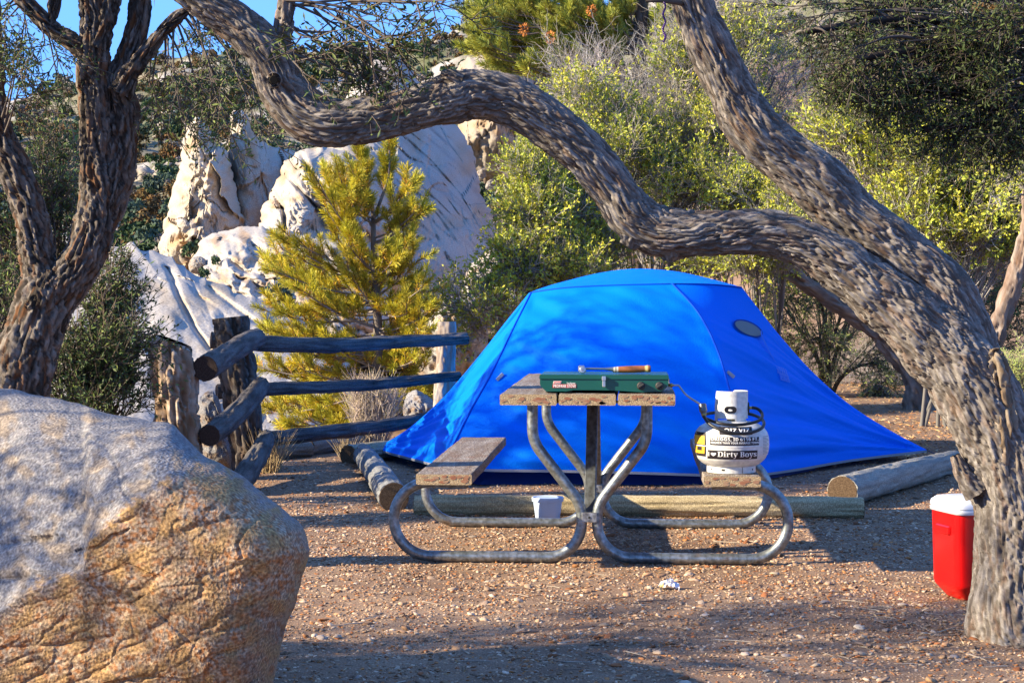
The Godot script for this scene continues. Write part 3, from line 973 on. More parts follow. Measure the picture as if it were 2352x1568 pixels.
func build_near_trees() -> void:
	var g1 := Color(.13, .112, .097)
	var g2 := Color(.42, .39, .36)
	# the leaning tree whose low limb arches over the camp
	var base := gp(2328, 1462)
	var t := thing("leaning_tree", "rough barked tree leaning over the camp with one long arching limb", "tree", base)
	var Z := -base.z
	var sh := bark_shape(.0058, 92.0, g1, g2, .45, .11)
	var mb := MB.new()
	trunk_mesh(mb, relp(base, [[2350, 1520, 150], [2338, 1455, 118], [2328, 1380, 98], [2333, 1260, 93], [2330, 1140, 92], [2302, 1030, 92], [2255, 930, 92], [2205, 840, 88], [2150, 760, 66], [2100, 705, 40]], Z), .008, 150, sh)
	obj("trunk", mb.mesh(), M.bark, t)
	mb = MB.new()
	var archp := trunk_mesh(mb, relp(base, [[2230, 890, 66], [2180, 830, 74], [2110, 757, 75], [2040, 692, 69], [1968, 635, 62], [1905, 590, 57], [1838, 553, 52], [1769, 534, 49], [1669, 533, 50], [1569, 537, 53], [1500, 527, 55], [1452, 494, 54], [1414, 440, 48], [1345, 355, 52], [1284, 302, 54], [1216, 255, 53], [1154, 224, 54], [1094, 215, 54], [1044, 225, 56], [987, 241, 51], [887, 268, 49], [809, 281, 53], [740, 277, 57], [690, 252, 57], [650, 205, 52], [622, 137, 49], [570, 75, 45], [490, 12, 43], [400, -50, 40], [300, -130, 34], [180, -220, 26]], Z), .007, 140, sh)
	obj("arching_limb", mb.mesh(), M.bark, t)
	mb = MB.new()
	trunk_mesh(mb, relp(base, [[2250, 880, 60], [2213, 775, 72], [2150, 660, 70], [2061, 580, 66], [1949, 488, 64], [1864, 406, 63], [1751, 315, 60], [1700, 250, 55], [1676, 200, 50], [1629, 100, 49], [1597, 20, 46], [1570, -80, 44], [1560, -250, 36], [1500, -450, 26]], Z + .08), .008, 140, sh)
	obj("upright_limb", mb.mesh(), M.bark, t)
	# knots, cut stubs
	mb = MB.new()
	trunk_mesh(mb, relp(base, [[640, 190, 24], [634, 185, 21], [628, 183, 19]], Z - .055), .008, 40, sh)
	tube(mb, PackedVector3Array([px(630, 183.5, Z - .075) - base, px(628, 183, Z - .10) - base]), PackedFloat32Array([.027, .024]), 24, Color(.32, .29, .26), null, false)
	obj("knot", mb.mesh(), M.bark, t)
	mb = MB.new()
	tube(mb, PackedVector3Array([px(628, 183, Z - .098) - base, px(628, 183, Z - .102) - base]), PackedFloat32Array([.015, .013]), 20, Color(.035, .028, .022))
	obj("knot_hole", mb.mesh(), M.bark, t)
	for q in [[[[1462, 520, 30], [1448, 552, 24], [1440, 566, 16]], -.02], [[[1545, 575, 30], [1535, 590, 20], [1532, 600, 10]], .0], [[[1060, 190, 26], [1030, 178, 20], [1012, 176, 12]], -.05], [[[645, 110, 24], [650, 60, 20], [658, 0, 18], [664, -60, 15]], .02], [[[2245, 1130, 30], [2215, 1090, 20], [2195, 1045, 9]], -.04]]:
		mb = MB.new()
		trunk_mesh(mb, relp(base, q[0], Z + q[1]), .008, 36, sh)
		obj("branch_stub", mb.mesh(), M.bark, t)
	# dead grey strip where a limb broke off the trunk
	mb = MB.new()
	trunk_mesh(mb, relp(base, [[2285, 800, 8], [2290, 845, 26], [2298, 905, 24], [2306, 970, 30], [2312, 1050, 28], [2325, 1110, 10]], Z - .095), .006, 40, bark_shape(.014, 42.0, Color(.22, .16, .10), Color(.40, .35, .29), .3, .10))
	obj("dead_wood_strip", mb.mesh(), M.bark, t)
	# its leafy crown, above the picture, and the sprays that hang into it
	var br := MB.new()
	var ts := []
	var cs := []
	rng.seed = 91
	var wood := Color(.12, .10, .085)
	for k in 40:
		var b := px(rr(200, 2300), rr(-700, -130), rr(5.0, 8.6)) - base
		spray(br, ts, cs, along(archp, rr(.9, 1.0)) if b.x < -3 else px(1520, -400, Z) - base, b, 7, 1.2, wood, .1, .012)
	for q in [[640, 60, 760, 70, 9], [600, 40, 700, 130, 9], [640, 40, 830, 120, 12], [650, 0, 900, 40, 10], [650, 0, 850, 80, 10], [700, 100, 800, 190, 8], [640, 20, 940, 20, 8], [800, 0, 1010, 8, 6], [900, -10, 1068, 26, 6], [640, 90, 720, 180, 6], [660, 10, 780, 30, 10], [700, 0, 880, 110, 8], [660, 120, 840, 165, 6], [650, 50, 700, 90, 8], [720, 20, 800, 100, 10], [700, 10, 860, 60, 9], [760, 80, 860, 150, 6]]:
		for rep in 1:
			var z := Z + rr(-.3, .45)
			spray(br, ts, cs, px(q[0], q[1], Z) - base, px(q[2] + rr(-25, 25), q[3] + rr(-15, 15), z) - base, int(q[4] * .62), 1.0, wood, .05, .006, -.2)
	obj("branches", br.mesh(), M.twig, t)
	crown(t, "mahogany", M.dark_leaf, ts, cs)

	# the forked tree behind the boulder
	base = px(20, 1060, 7.5)
	base.y = 0
	Z = 7.5
	t = thing("forked_tree", "dark forked tree with shaggy bark standing behind the foreground boulder", "tree", base)
	var sh2 := bark_shape(.009, 72.0, Color(.05, .04, .034), Color(.34, .30, .26), .9, .11)
	mb = MB.new()
	trunk_mesh(mb, relp(base, [[5, 1140, 110], [18, 1020, 88], [35, 920, 76], [58, 820, 70], [88, 730, 64], [112, 660, 56], [122, 620, 40]], Z), .009, 90, sh2)
	obj("trunk", mb.mesh(), M.bark, t)
	mb = MB.new()
	trunk_mesh(mb, relp(base, [[105, 690, 44], [88, 600, 39], [72, 510, 36], [56, 450, 36], [28, 380, 34], [4, 325, 30], [-12, 260, 25], [-10, 160, 18], [-16, 0, 13], [-10, -150, 10]], Z), .009, 64, sh2)
	obj("limb", mb.mesh(), M.bark, t)
	mb = MB.new()
	var st2 := trunk_mesh(mb, relp(base, [[95, 720, 48], [150, 650, 48], [192, 590, 46], [215, 520, 44], [226, 450, 40], [222, 380, 36], [222, 300, 35], [216, 210, 35], [214, 130, 37], [216, 60, 33], [206, -20, 27], [190, -150, 20]], Z), .009, 76, sh2)
	obj("limb", mb.mesh(), M.bark, t)
	mb = MB.new()
	trunk_mesh(mb, relp(base, [[205, 560, 30], [240, 490, 36], [262, 430, 36], [278, 350, 34], [284, 270, 33], [275, 205, 30], [292, 140, 27], [312, 75, 25], [324, 0, 24], [330, -120, 18]], Z + .03), .009, 70, sh2)
	obj("limb", mb.mesh(), M.bark, t)
	for q in [[[210, 140, 22], [172, 100, 20], [125, 72, 18], [92, 42, 18], [55, 2, 17], [20, -50, 12]], [[222, 110, 24], [240, 60, 20], [256, 0, 18], [270, -80, 12]], [[275, 215, 26], [300, 165, 20], [342, 112, 16], [378, 66, 13], [418, 32, 11], [470, 10, 8]], [[110, 62, 10], [118, 30, 12], [130, -20, 11]]]:
		mb = MB.new()
		trunk_mesh(mb, relp(base, q, Z - .03), .009, 40, sh2)
		obj("limb", mb.mesh(), M.bark, t)
	br = MB.new()
	ts = []
	cs = []
	rng.seed = 17
	for q in [[50, 5, 20, 30, 8], [50, 5, 10, 70, 8], [60, 10, 60, 60, 8], [80, 30, 95, 100, 7], [90, 45, 120, 130, 7], [100, 50, 130, 165, 5], [30, 0, 0, 100, 7], [0, 330, 40, 130, 9], [0, 330, 50, 190, 9], [0, 300, 60, 215, 8], [0, 280, 15, 160, 9], [-10, 250, 30, 230, 6], [378, 66, 400, 160, 9], [378, 66, 440, 200, 10], [400, 50, 450, 130, 10], [418, 32, 480, 100, 10], [418, 32, 500, 180, 10], [430, 25, 520, 240, 11], [440, 20, 540, 140, 10], [378, 66, 380, 210, 9], [400, 45, 430, 270, 10], [440, 20, 560, 200, 9], [470, 10, 590, 280, 9], [470, 10, 600, 230, 8], [342, 112, 350, 190, 7], [400, 40, 460, 250, 9], [430, 20, 470, 60, 8], [470, 10, 560, 70, 8], [378, 66, 360, 250, 6], [450, 15, 510, 290, 7]]:
		for rep in 1:
			spray(br, ts, cs, px(q[0], q[1], Z) - base, px(q[2] + rr(-18, 18), q[3] + rr(-15, 15), Z + rr(-.4, .4)) - base, int(q[4] * .6), .95, wood, .1, .006, -.25, .35, .8, 1.9)
	for k in 26:
		var b := px(rr(-900, 600), rr(-800, -120), rr(5.5, 9)) - base
		spray(br, ts, cs, st2[-1] if b.x > -1 else px(-10, -140, Z) - base, b, 7, 1.2, wood, .1, .012)
	obj("branches", br.mesh(), M.twig, t)
	crown(t, "mahogany", M.dark_leaf, ts, cs)

func build_back_trees() -> void:
	# young pine
	var base := px(862, 1085, 17.0)
	var t := thing("young_pine", "young yellow-green pine with two leaders growing beyond the log fence", "tree", base)
	var mb := MB.new()
	var Z := 17.0
	var pale := func(_th: float, s: float, _r: float, p: Vector3) -> Array:
		var k := clampf(.5 + fine.get_noise_3dv(p * 9) * 1.2, 0, 1)
		return [.004 * fine.get_noise_3dv(p * 20), Color(.36, .33, .30).lerp(Color(.15, .12, .10), k)]
	trunk_mesh(mb, relp(base, [[866, 1110, 13], [864, 900, 12], [868, 780, 11], [864, 673, 9.5], [858, 565, 7], [856, 484, 5], [845, 443, 4], [831, 389, 3], [820, 340, 2]], Z), .05, 10, pale)
	trunk_mesh(mb, relp(base, [[860, 500, 4], [870, 470, 4], [891, 410, 3], [894, 345, 2]], Z - .1), .05, 8, pale)
	obj("trunk", mb.mesh(), M.bark, t)
	var br := MB.new()
	var ts := []
	var cs := []
	rng.seed = 44
	var tips := [[842, 554, 747, 410], [848, 470, 785, 420], [852, 500, 800, 455], [850, 450, 812, 400], [858, 490, 932, 437], [860, 560, 950, 490], [856, 600, 770, 505], [858, 640, 663, 560], [862, 680, 615, 615], [860, 660, 669, 610], [860, 600, 930, 560], [864, 660, 948, 590], [864, 690, 962, 660], [864, 720, 640, 700], [864, 740, 700, 660], [866, 720, 940, 715], [866, 780, 625, 770], [866, 800, 690, 760], [866, 780, 965, 770], [866, 850, 612, 850], [866, 860, 700, 850], [866, 850, 960, 830], [866, 900, 620, 930], [866, 920, 700, 940], [866, 900, 940, 900], [868, 940, 780, 960], [866, 700, 800, 620], [862, 640, 800, 560], [862, 620, 900, 600], [866, 820, 780, 800], [866, 760, 900, 790], [866, 880, 860, 830], [866, 700, 860, 650], [866, 960, 880, 930], [864, 700, 760, 700], [864, 760, 980, 720], [866, 940, 980, 900], [866, 830, 650, 800], [866, 930, 660, 980], [866, 960, 760, 1010]]
	var sw := Color(.22, .19, .17)
	for q in tips:
		for rep in 3:
			var dz := rr(-.7, .7)
			var a := px(q[0], q[1] + rr(-15, 25), Z) - base
			var b := px(q[2] + rr(-26, 26) * mini(rep, 1), q[3] + rr(-22, 22) * mini(rep, 1), Z + dz) - base
			var mid := a.lerp(b, .55) + Vector3(0, -.10 * a.distance_to(b), 0)
			var path := bez(a, mid, b, 8)
			line_tube(br, path, .012, .004, 5, sw)
			var n := int(3 + a.distance_to(b) * 8.5)
			for i in n:
				var f := lerpf(.12 if rep == 2 else .3, 1.0, float(i) / maxi(1, n - 1)) * 7.99
				var k := mini(int(f), 7)
				var p: Vector3 = path[k].lerp(path[k + 1], f - k)
				var d: Vector3 = (path[k + 1] - path[k]).normalized()
				ts.append(orient(p, d * .9 + Vector3(0, .5, 0) + rdir() * .7, rr(.75, 1.15)))
				cs.append(tint(.7, 1.3))
	for q in [[820, 337, 831, 389], [894, 335, 891, 410], [831, 389, 845, 443], [891, 410, 880, 450]]:
		for i in 16:
			var f := i / 15.0
			var p := px(lerpf(q[0], q[2], f), lerpf(q[1], q[3], f), Z - .05) - base
			ts.append(orient(p, Vector3(rr(-.5, .5), 1, rr(-.5, .5)), rr(.7, 1.0)))
			cs.append(tint(.8, 1.3))
	obj("branches", br.mesh(), M.twig, t)
	crown(t, "pine", M.leaf, ts, cs)

	# shaggy pinyon with an upright trunk
	base = px(1468, 760, 26.0)
	Z = 26.0
	t = thing("pinyon_pine", "tall shaggy pinyon pine with rounded needle tufts and small orange cones", "tree", base)
	mb = MB.new()
	trunk_mesh(mb, relp(base, [[1466, 820, 26], [1462, 600, 22], [1464, 400, 20], [1467, 250, 18], [1472, 100, 16], [1474, -40, 14], [1470, -250, 10]], Z), .06, 22, bark_shape(.02, 12.0, Color(.14, .10, .08), Color(.30, .25, .21), .6))
	obj("trunk", mb.mesh(), M.bark, t)
	br = MB.new()
	ts = []
	cs = []
	rng.seed = 54
	for q in [[1120, 40, 60, 50, 20], [1190, 20, 70, 45, 22], [1130, 120, 50, 40, 18], [1230, 90, 60, 45, 20], [1290, 40, 60, 60, 22], [1350, 60, 60, 60, 22], [1200, 160, 60, 25, 14], [1400, 40, 50, 50, 16], [1330, 130, 60, 40, 14], [1250, -30, 120, 40, 22], [1420, 110, 40, 40, 10], [1100, 90, 25, 60, 10], [1440, 0, 70, 60, 12], [1540, 30, 60, 80, 12], [1600, 120, 60, 60, 10]]:
		for k in q[4]:
			var d := rdir() * pow(rng.randf(), .4)
			var b := px(q[0] + d.x * q[2], q[1] + d.y * q[3], Z + d.z * 1.0) - base
			var a := px(1472, q[1] + 60, Z) - base
			a = a.lerp(b, .65) if k % 6 else a
			var path := bez(a, a.lerp(b, .5) - Vector3(0, .12, 0), b, 6)
			line_tube(br, path, .03 if k % 6 == 0 else .012, .005, 5, Color(.17, .14, .12))
			for i in 5:
				ts.append(orient(path[6].lerp(path[4], i * .25), (path[6] - path[4]).normalized() * .7 + Vector3(0, .6, 0) + rdir() * .6, rr(.9, 1.35)))
				cs.append(tint(.7, 1.3))
	obj("branches", br.mesh(), M.twig, t)
	crown(t, "pinyon", M.leaf, ts, cs)
	for q in [[1360, 25], [1204, 68], [1263, 86]]:
		mb = MB.new()
		var cc := px(q[0], q[1], Z - 1.0) - base
		for i in 90:
			var d := rdir()
			var p := cc + d * Vector3(.055, .07, .055)
			mb.tri(p, p + d * .03 + rdir() * .02, p + rdir() * .03, Color(.55, .22, .06) * rr(.7, 1.1))
		obj("cone", mb.mesh(), M.twig, t)

	# mountain mahogany thickets
	var gz := func(x: float, z: float) -> Vector3:
		var p := px(x, 900, z)
		p.y = hgt(p.x, z)
		return p
	shrub("mahogany_shrub", "big yellow-green leafy shrub with fine grey twigs behind the tent top", gz.call(1340, 18.0), [[1220, 460, 45, 100, 17.6, 30], [1270, 400, 80, 110, 18.2, 40], [1245, 560, 80, 90, 17.5, 42], [1330, 520, 90, 110, 18, 40], [1185, 620, 45, 50, 17.2, 18], [1290, 640, 110, 60, 17.4, 32], [1250, 310, 45, 35, 18.5, 14], [1080, 700, 70, 30, 17.0, 8], [1130, 740, 60, 45, 17.0, 10], [1390, 600, 60, 60, 18, 16]], "yellow", {"s": .85, "wood": Color(.30, .28, .26)})
	shrub("mahogany_shrub", "grey twiggy half-bare shrub with sparse yellow leaves in front of the pinyon trunk", gz.call(1560, 21.0), [[1600, 120, 100, 90, 20.5, 34], [1560, 250, 100, 90, 20.5, 34], [1520, 360, 90, 80, 20.8, 30], [1700, 60, 90, 80, 20.5, 26], [1640, 380, 90, 80, 20.5, 30], [1340, 230, 80, 60, 21, 22], [1420, 300, 70, 70, 21, 22], [1780, 160, 90, 90, 20.6, 24]], "bare", {"s": 1.05, "wood": Color(.32, .30, .29), "mat": M.twig, "per": 3, "tb": 1.5, "ta": .8})
	shrub("mahogany_shrub", "yellow leafy shrub growing through the grey twiggy one", gz.call(1480, 20.0), [[1350, 250, 90, 70, 19.8, 22], [1420, 380, 110, 80, 19.6, 34], [1560, 430, 110, 70, 19.5, 36], [1640, 300, 90, 100, 19.9, 22], [1700, 120, 110, 90, 20, 20], [1580, 140, 80, 80, 20.2, 14], [1680, 450, 90, 50, 19.5, 26], [1500, 330, 60, 60, 19.8, 16]], "yellow", {"s": .9})
	shrub("mahogany_shrub", "bright yellow shrub with white twigs between the two limbs of the leaning tree", gz.call(2140, 16.0), [[2050, 370, 90, 70, 15.8, 26], [2160, 400, 100, 80, 15.6, 34], [2260, 470, 90, 90, 15.6, 34], [2120, 500, 80, 70, 15.6, 26], [2230, 580, 90, 60, 15.5, 26], [2320, 380, 60, 90, 15.8, 22], [1960, 330, 90, 60, 16, 20], [2320, 560, 60, 70, 15.6, 16]], "yellow", {"s": .95, "tb": 1.4, "r": .018, "wood": Color(.40, .38, .35)})
	shrub("mahogany_shrub", "low yellow-green shrub under the arching limb right above the tent", gz.call(1750, 18.0), [[1740, 600, 70, 35, 17.0, 24], [1660, 610, 80, 30, 17.4, 20], [1800, 560, 60, 40, 17.2, 16], [1560, 590, 90, 25, 18, 18]], "yellow", {"s": .8})
	shrub("juniper_shrub", "dark drooping juniper behind the sloping tent wall", gz.call(1900, 21.0), [[1800, 690, 60, 70, 20.5, 15], [1880, 760, 70, 70, 20.5, 17], [1950, 680, 60, 50, 20.8, 13], [1860, 600, 80, 40, 20.6, 13], [2010, 820, 50, 60, 20.6, 10], [1990, 600, 60, 60, 21, 11]], "juniper", {"s": 1.1, "up": -.4, "mat": M.dark_leaf, "wood": Color(.13, .11, .09), "tb": 1.5})
	shrub("juniper_shrub", "dense dark green juniper filling the thicket between limbs", gz.call(1900, 24.0), [[1850, 250, 120, 90, 23, 17], [1980, 200, 120, 90, 23, 17], [2150, 250, 140, 90, 23, 18], [2300, 300, 100, 110, 22.5, 17], [1800, 400, 90, 90, 23.5, 13], [1950, 480, 100, 90, 23.5, 13], [2200, 650, 130, 110, 22, 21], [2330, 700, 80, 140, 21, 18], [2060, 90, 140, 60, 23, 14], [1700, 520, 120, 60, 24, 10], [2060, 680, 100, 80, 23, 11]], "juniper", {"s": 1.4, "up": .2, "mat": M.dark_leaf, "wood": Color(.13, .11, .09), "tb": 1.3})
	shrub("sage_shrub", "pale green bush catching the sun beside the leaning trunk", gz.call(2345, 13.5), [[2340, 890, 55, 60, 13.4, 30], [2380, 960, 60, 50, 13.4, 20]], "juniper", {"s": .6, "up": .8, "ta": 1.8, "tb": 3.0})
	shrub("sage_shrub", "frosty grey-green low bush behind the tent corner", gz.call(2000, 24.0), [[1990, 850, 60, 30, 23.5, 16], [2060, 870, 50, 30, 23.5, 16]], "bare", {"s": .8, "mat": M.twig, "per": 4, "ta": .9, "tb": 1.4})
	# shaded boughs hanging at the upper corner
	var hb := px(2900, 1010, 11.5)
	hb.y = 0
	shrub("overhanging_tree", "dark leafy boughs hanging in shade above the leaning tree", hb, [[1850, 60, 90, 60, 10.6, 7], [1960, 120, 100, 80, 10.4, 10], [2080, 180, 100, 90, 10.5, 12], [2200, 120, 110, 110, 10.6, 15], [2300, 200, 90, 120, 10.4, 14], [2060, 60, 120, 50, 10.8, 10], [2230, 300, 90, 50, 10.5, 7], [2120, 290, 90, 40, 10.5, 6], [2330, 60, 90, 80, 10.4, 12], [2000, 10, 160, 40, 11, 10], [1960, 220, 80, 50, 10.5, 5], [2340, 330, 60, 50, 10.4, 5]], "mahogany", {"s": 1.25, "up": -.4, "mat": M.dark_leaf, "wood": Color(.09, .075, .065), "r": .06, "per": 5, "category": "tree", "arch": true, "sag": .2, "ta": .45, "tb": 1.0})
	# trunks standing behind
	var b2 := gp(2110, 940)
	t = thing("arched_trunk_tree", "old tree with pale stout trunk bending low behind the tent", "tree", b2)
	mb = MB.new()
	base = b2
	trunk_mesh(mb, relp(base, [[2112, 960, 46], [2112, 930, 36], [2108, 885, 29], [2088, 850, 23], [2055, 808, 19], [2010, 762, 18], [1958, 722, 18], [1899, 684, 18], [1841, 640, 17], [1806, 612, 15], [1760, 560, 12], [1740, 480, 9]], -b2.z), .03, 40, bark_shape(.02, 12.0, Color(.20, .15, .12), Color(.44, .37, .31), .5))
	obj("trunk", mb.mesh(), M.bark, t)
	br = MB.new()
	ts = []
	cs = []
	rng.seed = 71
	for k in 40:
		spray(br, ts, cs, px(1780, 580, 18.7) - b2, px(rr(1650, 1900), rr(420, 640), rr(18, 19.5)) - b2, 4, .8, Color(.3, .28, .25), .1, .01, .3)
	obj("branches", br.mesh(), M.twig, t)
	crown(t, "yellow", M.leaf, ts, cs)
	b2 = px(2240, 1000, 14.0)
	b2.y = 0
	base = b2
	t = thing("slanting_trunk_tree", "slim sunlit trunk slanting up behind the leaning tree", "tree", b2)
	mb = MB.new()
	trunk_mesh(mb, relp(base, [[2230, 1030, 30], [2250, 880, 25], [2283, 781, 24], [2315, 690, 22], [2340, 620, 20], [2358, 540, 17], [2370, 400, 14]], 14.0), .025, 40, bark_shape(.012, 16.0, Color(.24, .17, .13), Color(.48, .41, .35), .5))
	obj("trunk", mb.mesh(), M.bark, t)
	br = MB.new()
	ts = []
	cs = []
	for k in 30:
		spray(br, ts, cs, px(2365, 450, 14) - b2, px(rr(2250, 2500), rr(250, 480), rr(13.4, 14.6)) - b2, 4, .8, Color(.3, .28, .25), .1, .01, .3)
	obj("branches", br.mesh(), M.twig, t)
	crown(t, "yellow", M.leaf, ts, cs)
	# shrubs around the forked tree
	shrub("mahogany_shrub", "leafy olive shrub growing behind the forked tree", gz.call(60, 10.0), [[90, 470, 70, 90, 9.6, 13], [140, 380, 50, 50, 9.8, 8], [40, 560, 60, 80, 9.6, 11], [150, 560, 50, 60, 9.8, 8], [20, 700, 50, 90, 9.5, 10], [-60, 420, 80, 120, 9.5, 11]], "mahogany", {"s": 1.2, "mat": M.dark_leaf, "wood": Color(.13, .11, .1), "tb": 2.0})
	shrub("mahogany_shrub", "dense dark shrub tucked between the forked tree and the fence post", gz.call(230, 9.2), [[190, 860, 80, 60, 9.0, 21], [250, 830, 60, 70, 9.0, 18], [240, 740, 60, 60, 9.1, 15], [180, 940, 90, 60, 8.9, 18], [270, 920, 40, 50, 9.0, 12], [250, 660, 30, 40, 9.2, 4]], "mahogany", {"s": 1.1, "mat": M.dark_leaf, "wood": Color(.06, .05, .045), "ta": .7, "tb": 1.6})
	for q in [[640, 660, 40, 50, 36.0, "round green shrub growing in a crack below the granite ledges"], [500, 600, 18, 16, 43.0, "tiny green shrub on the granite beside the small boulder"], [435, 575, 34, 30, 55.0, "dusky green shrub at the foot of the pale spire"], [475, 635, 22, 14, 38.0, "olive tuft growing on the broad granite slope"], [640, 590, 14, 10, 46.0, "small dry bush on the granite ledges"]]:
		var c := px(q[0], q[1] + q[3] * .9, q[4])
		var sc: float = q[2] * q[4] / F
		var ob := obj("rock_shrub", K.shrub[[3, 0, 0, 3, 1][int(q[4]) % 5]], M.twig, self, Transform3D(Basis(Vector3.UP, q[0]).scaled(Vector3(sc * 1.2, sc * 1.5, sc * 1.2)), c))
		tag(ob, q[5], "shrub")

func shade_tree(label: String, at: Vector3, blobs: Array, sd: int) -> void:
	# trees standing beside the camp, out of the picture, whose shade falls into it
	var t := thing("camp_tree", label, "tree", at)
	rng.seed = sd
	var br := MB.new()
	var ts := []
	var cs := []
	var top: Vector3 = blobs[0][0] - at
	var path := smooth([v4(Vector3(0, -.1, 0), .16), v4(Vector3(rr(-.2, .2), top.y * .4, rr(-.2, .2)), .13), v4(Vector3(top.x * .6, top.y * .75, top.z * .6), .09), v4(top, .04)], .06)
	var tk := MB.new()
	tube(tk, path[0], path[1], 16, null, bark_shape(.012, 16.0, Color(.14, .12, .10), Color(.36, .33, .30), .6))
	obj("trunk", tk.mesh(), M.bark, t)
	for q in blobs:
		var c: Vector3 = q[0] - at
		for k in q[2]:
			var b: Vector3 = c + rdir() * pow(rng.randf(), .45) * q[1]
			spray(br, ts, cs, along(path[0], rr(.5, 1)), b, 6, 1.5, Color(.12, .1, .08), .1, .012)
	obj("branches", br.mesh(), M.twig, t)
	crown(t, "mahogany", M.dark_leaf, ts, cs)

# ---------- camp things ----------
func extrude(mb: MB, sec: Array, zs: Array, paintf: Callable, capcol, wob = null) -> void:
	var P := PackedVector3Array()
	var C := PackedColorArray()
	var nu := sec.size()
	for z in zs:
		for q in sec:
			var p := Vector3(q.x, q.y, z)
			if wob != null: p += wob.call(p)
			P.append(p)
			C.append(paintf.call(p))
	var mid := Vector2.ZERO
	for q in sec: mid += q / nu
	var du := P[1] - P[0]
	var dv := P[nu] - P[0]
	var out := Vector3(sec[0].x + sec[1].x - 2 * mid.x, sec[0].y + sec[1].y - 2 * mid.y, 0)
	mb.grid(P, nu, zs.size(), true, C, du.cross(dv).dot(out) < 0)
	for e in [0, zs.size() - 1]:
		var ring := []
		for i in nu: ring.append(P[e * nu + i])
		mb.poly(ring, Vector3(mid.x, mid.y, (zs[0] + zs[-1]) * .5), capcol if capcol is Color else capcol.call(ring[0]))

func round_rect(w: float, h: float, r: float, seg := 3) -> Array:
	var out := []
	for q in [[1, 1, 0], [-1, 1, 1], [-1, -1, 2], [1, -1, 3]]:
		for k in seg + 1:
			var a: float = (q[2] + float(k) / seg) * PI * .5
			out.append(Vector2(q[0] * (w * .5 - r) + cos(a) * r, q[1] * (h * .5 - r) + sin(a) * r))
	return out

func plank(w: float, t: float, l: float, sd: float) -> ArrayMesh:
	var mb := MB.new()
	var zs := []
	for i in 70: zs.append(-l * i / 69.0)
	var sec := []
	for q in round_rect(w, t, .006): sec.append(q)
	# more points across the top and bottom
	var full := []
	for i in sec.size():
		full.append(sec[i])
		var nx: Vector2 = sec[(i + 1) % sec.size()]
		var d: float = sec[i].distance_to(nx)
		if d > .05:
			for k in range(1, 12): full.append(sec[i].lerp(nx, k / 12.0))
	var pf := func(p: Vector3) -> Color:
		var a := fine.get_noise_3d(p.x * 42 + sd, p.y * 20, p.z * 1.6)
		var b := fine.get_noise_3d(p.x * 9 + sd, p.y * 9, p.z * 5 + 20)
		var c := Color(.40, .36, .32).lerp(Color(.24, .175, .13), clampf(.45 + a * 1.1, 0, 1))
		return c.lerp(Color(.30, .17, .10), clampf((b - .18) * 1.8, 0, .6))
	var wf := func(p: Vector3) -> Vector3:
		var a := fine.get_noise_3d(p.x * 55 + sd, 0, p.z * 2.2)
		return Vector3(.004 * fine.get_noise_2d(p.z * 1.5, sd), .0018 * a - .003 * absf(fine.get_noise_2d(p.z * 3, sd + 7)), 0)
	extrude(mb, full, zs, pf, Color(.62, .47, .28), wf)
	return mb.mesh()

func plank_end_marks(w: float, t: float, sd: int) -> ArrayMesh:
	# flaking red-brown paint left on the sawn end
	var mb := MB.new()
	rng.seed = sd
	for k in 16:
		var c := Vector2(rr(-.46, .46) * w, rr(-.34, .34) * t)
		var pts := []
		var n := 7
		for i in n:
			var a := TAU * i / n
			var q := c + Vector2(cos(a) * rr(.006, .02), sin(a) * rr(.003, .009))
			q.x = clampf(q.x, -w * .48, w * .48)
			q.y = clampf(q.y, -t * .42, t * .42)
			pts.append(Vector3(q.x, q.y, .0012 + k * .00005))
		mb.poly(pts, Vector3(c.x, c.y, -1), Color(.28, .105, .05).lerp(Color(.34, .22, .13), rng.randf()))
	return mb.mesh()

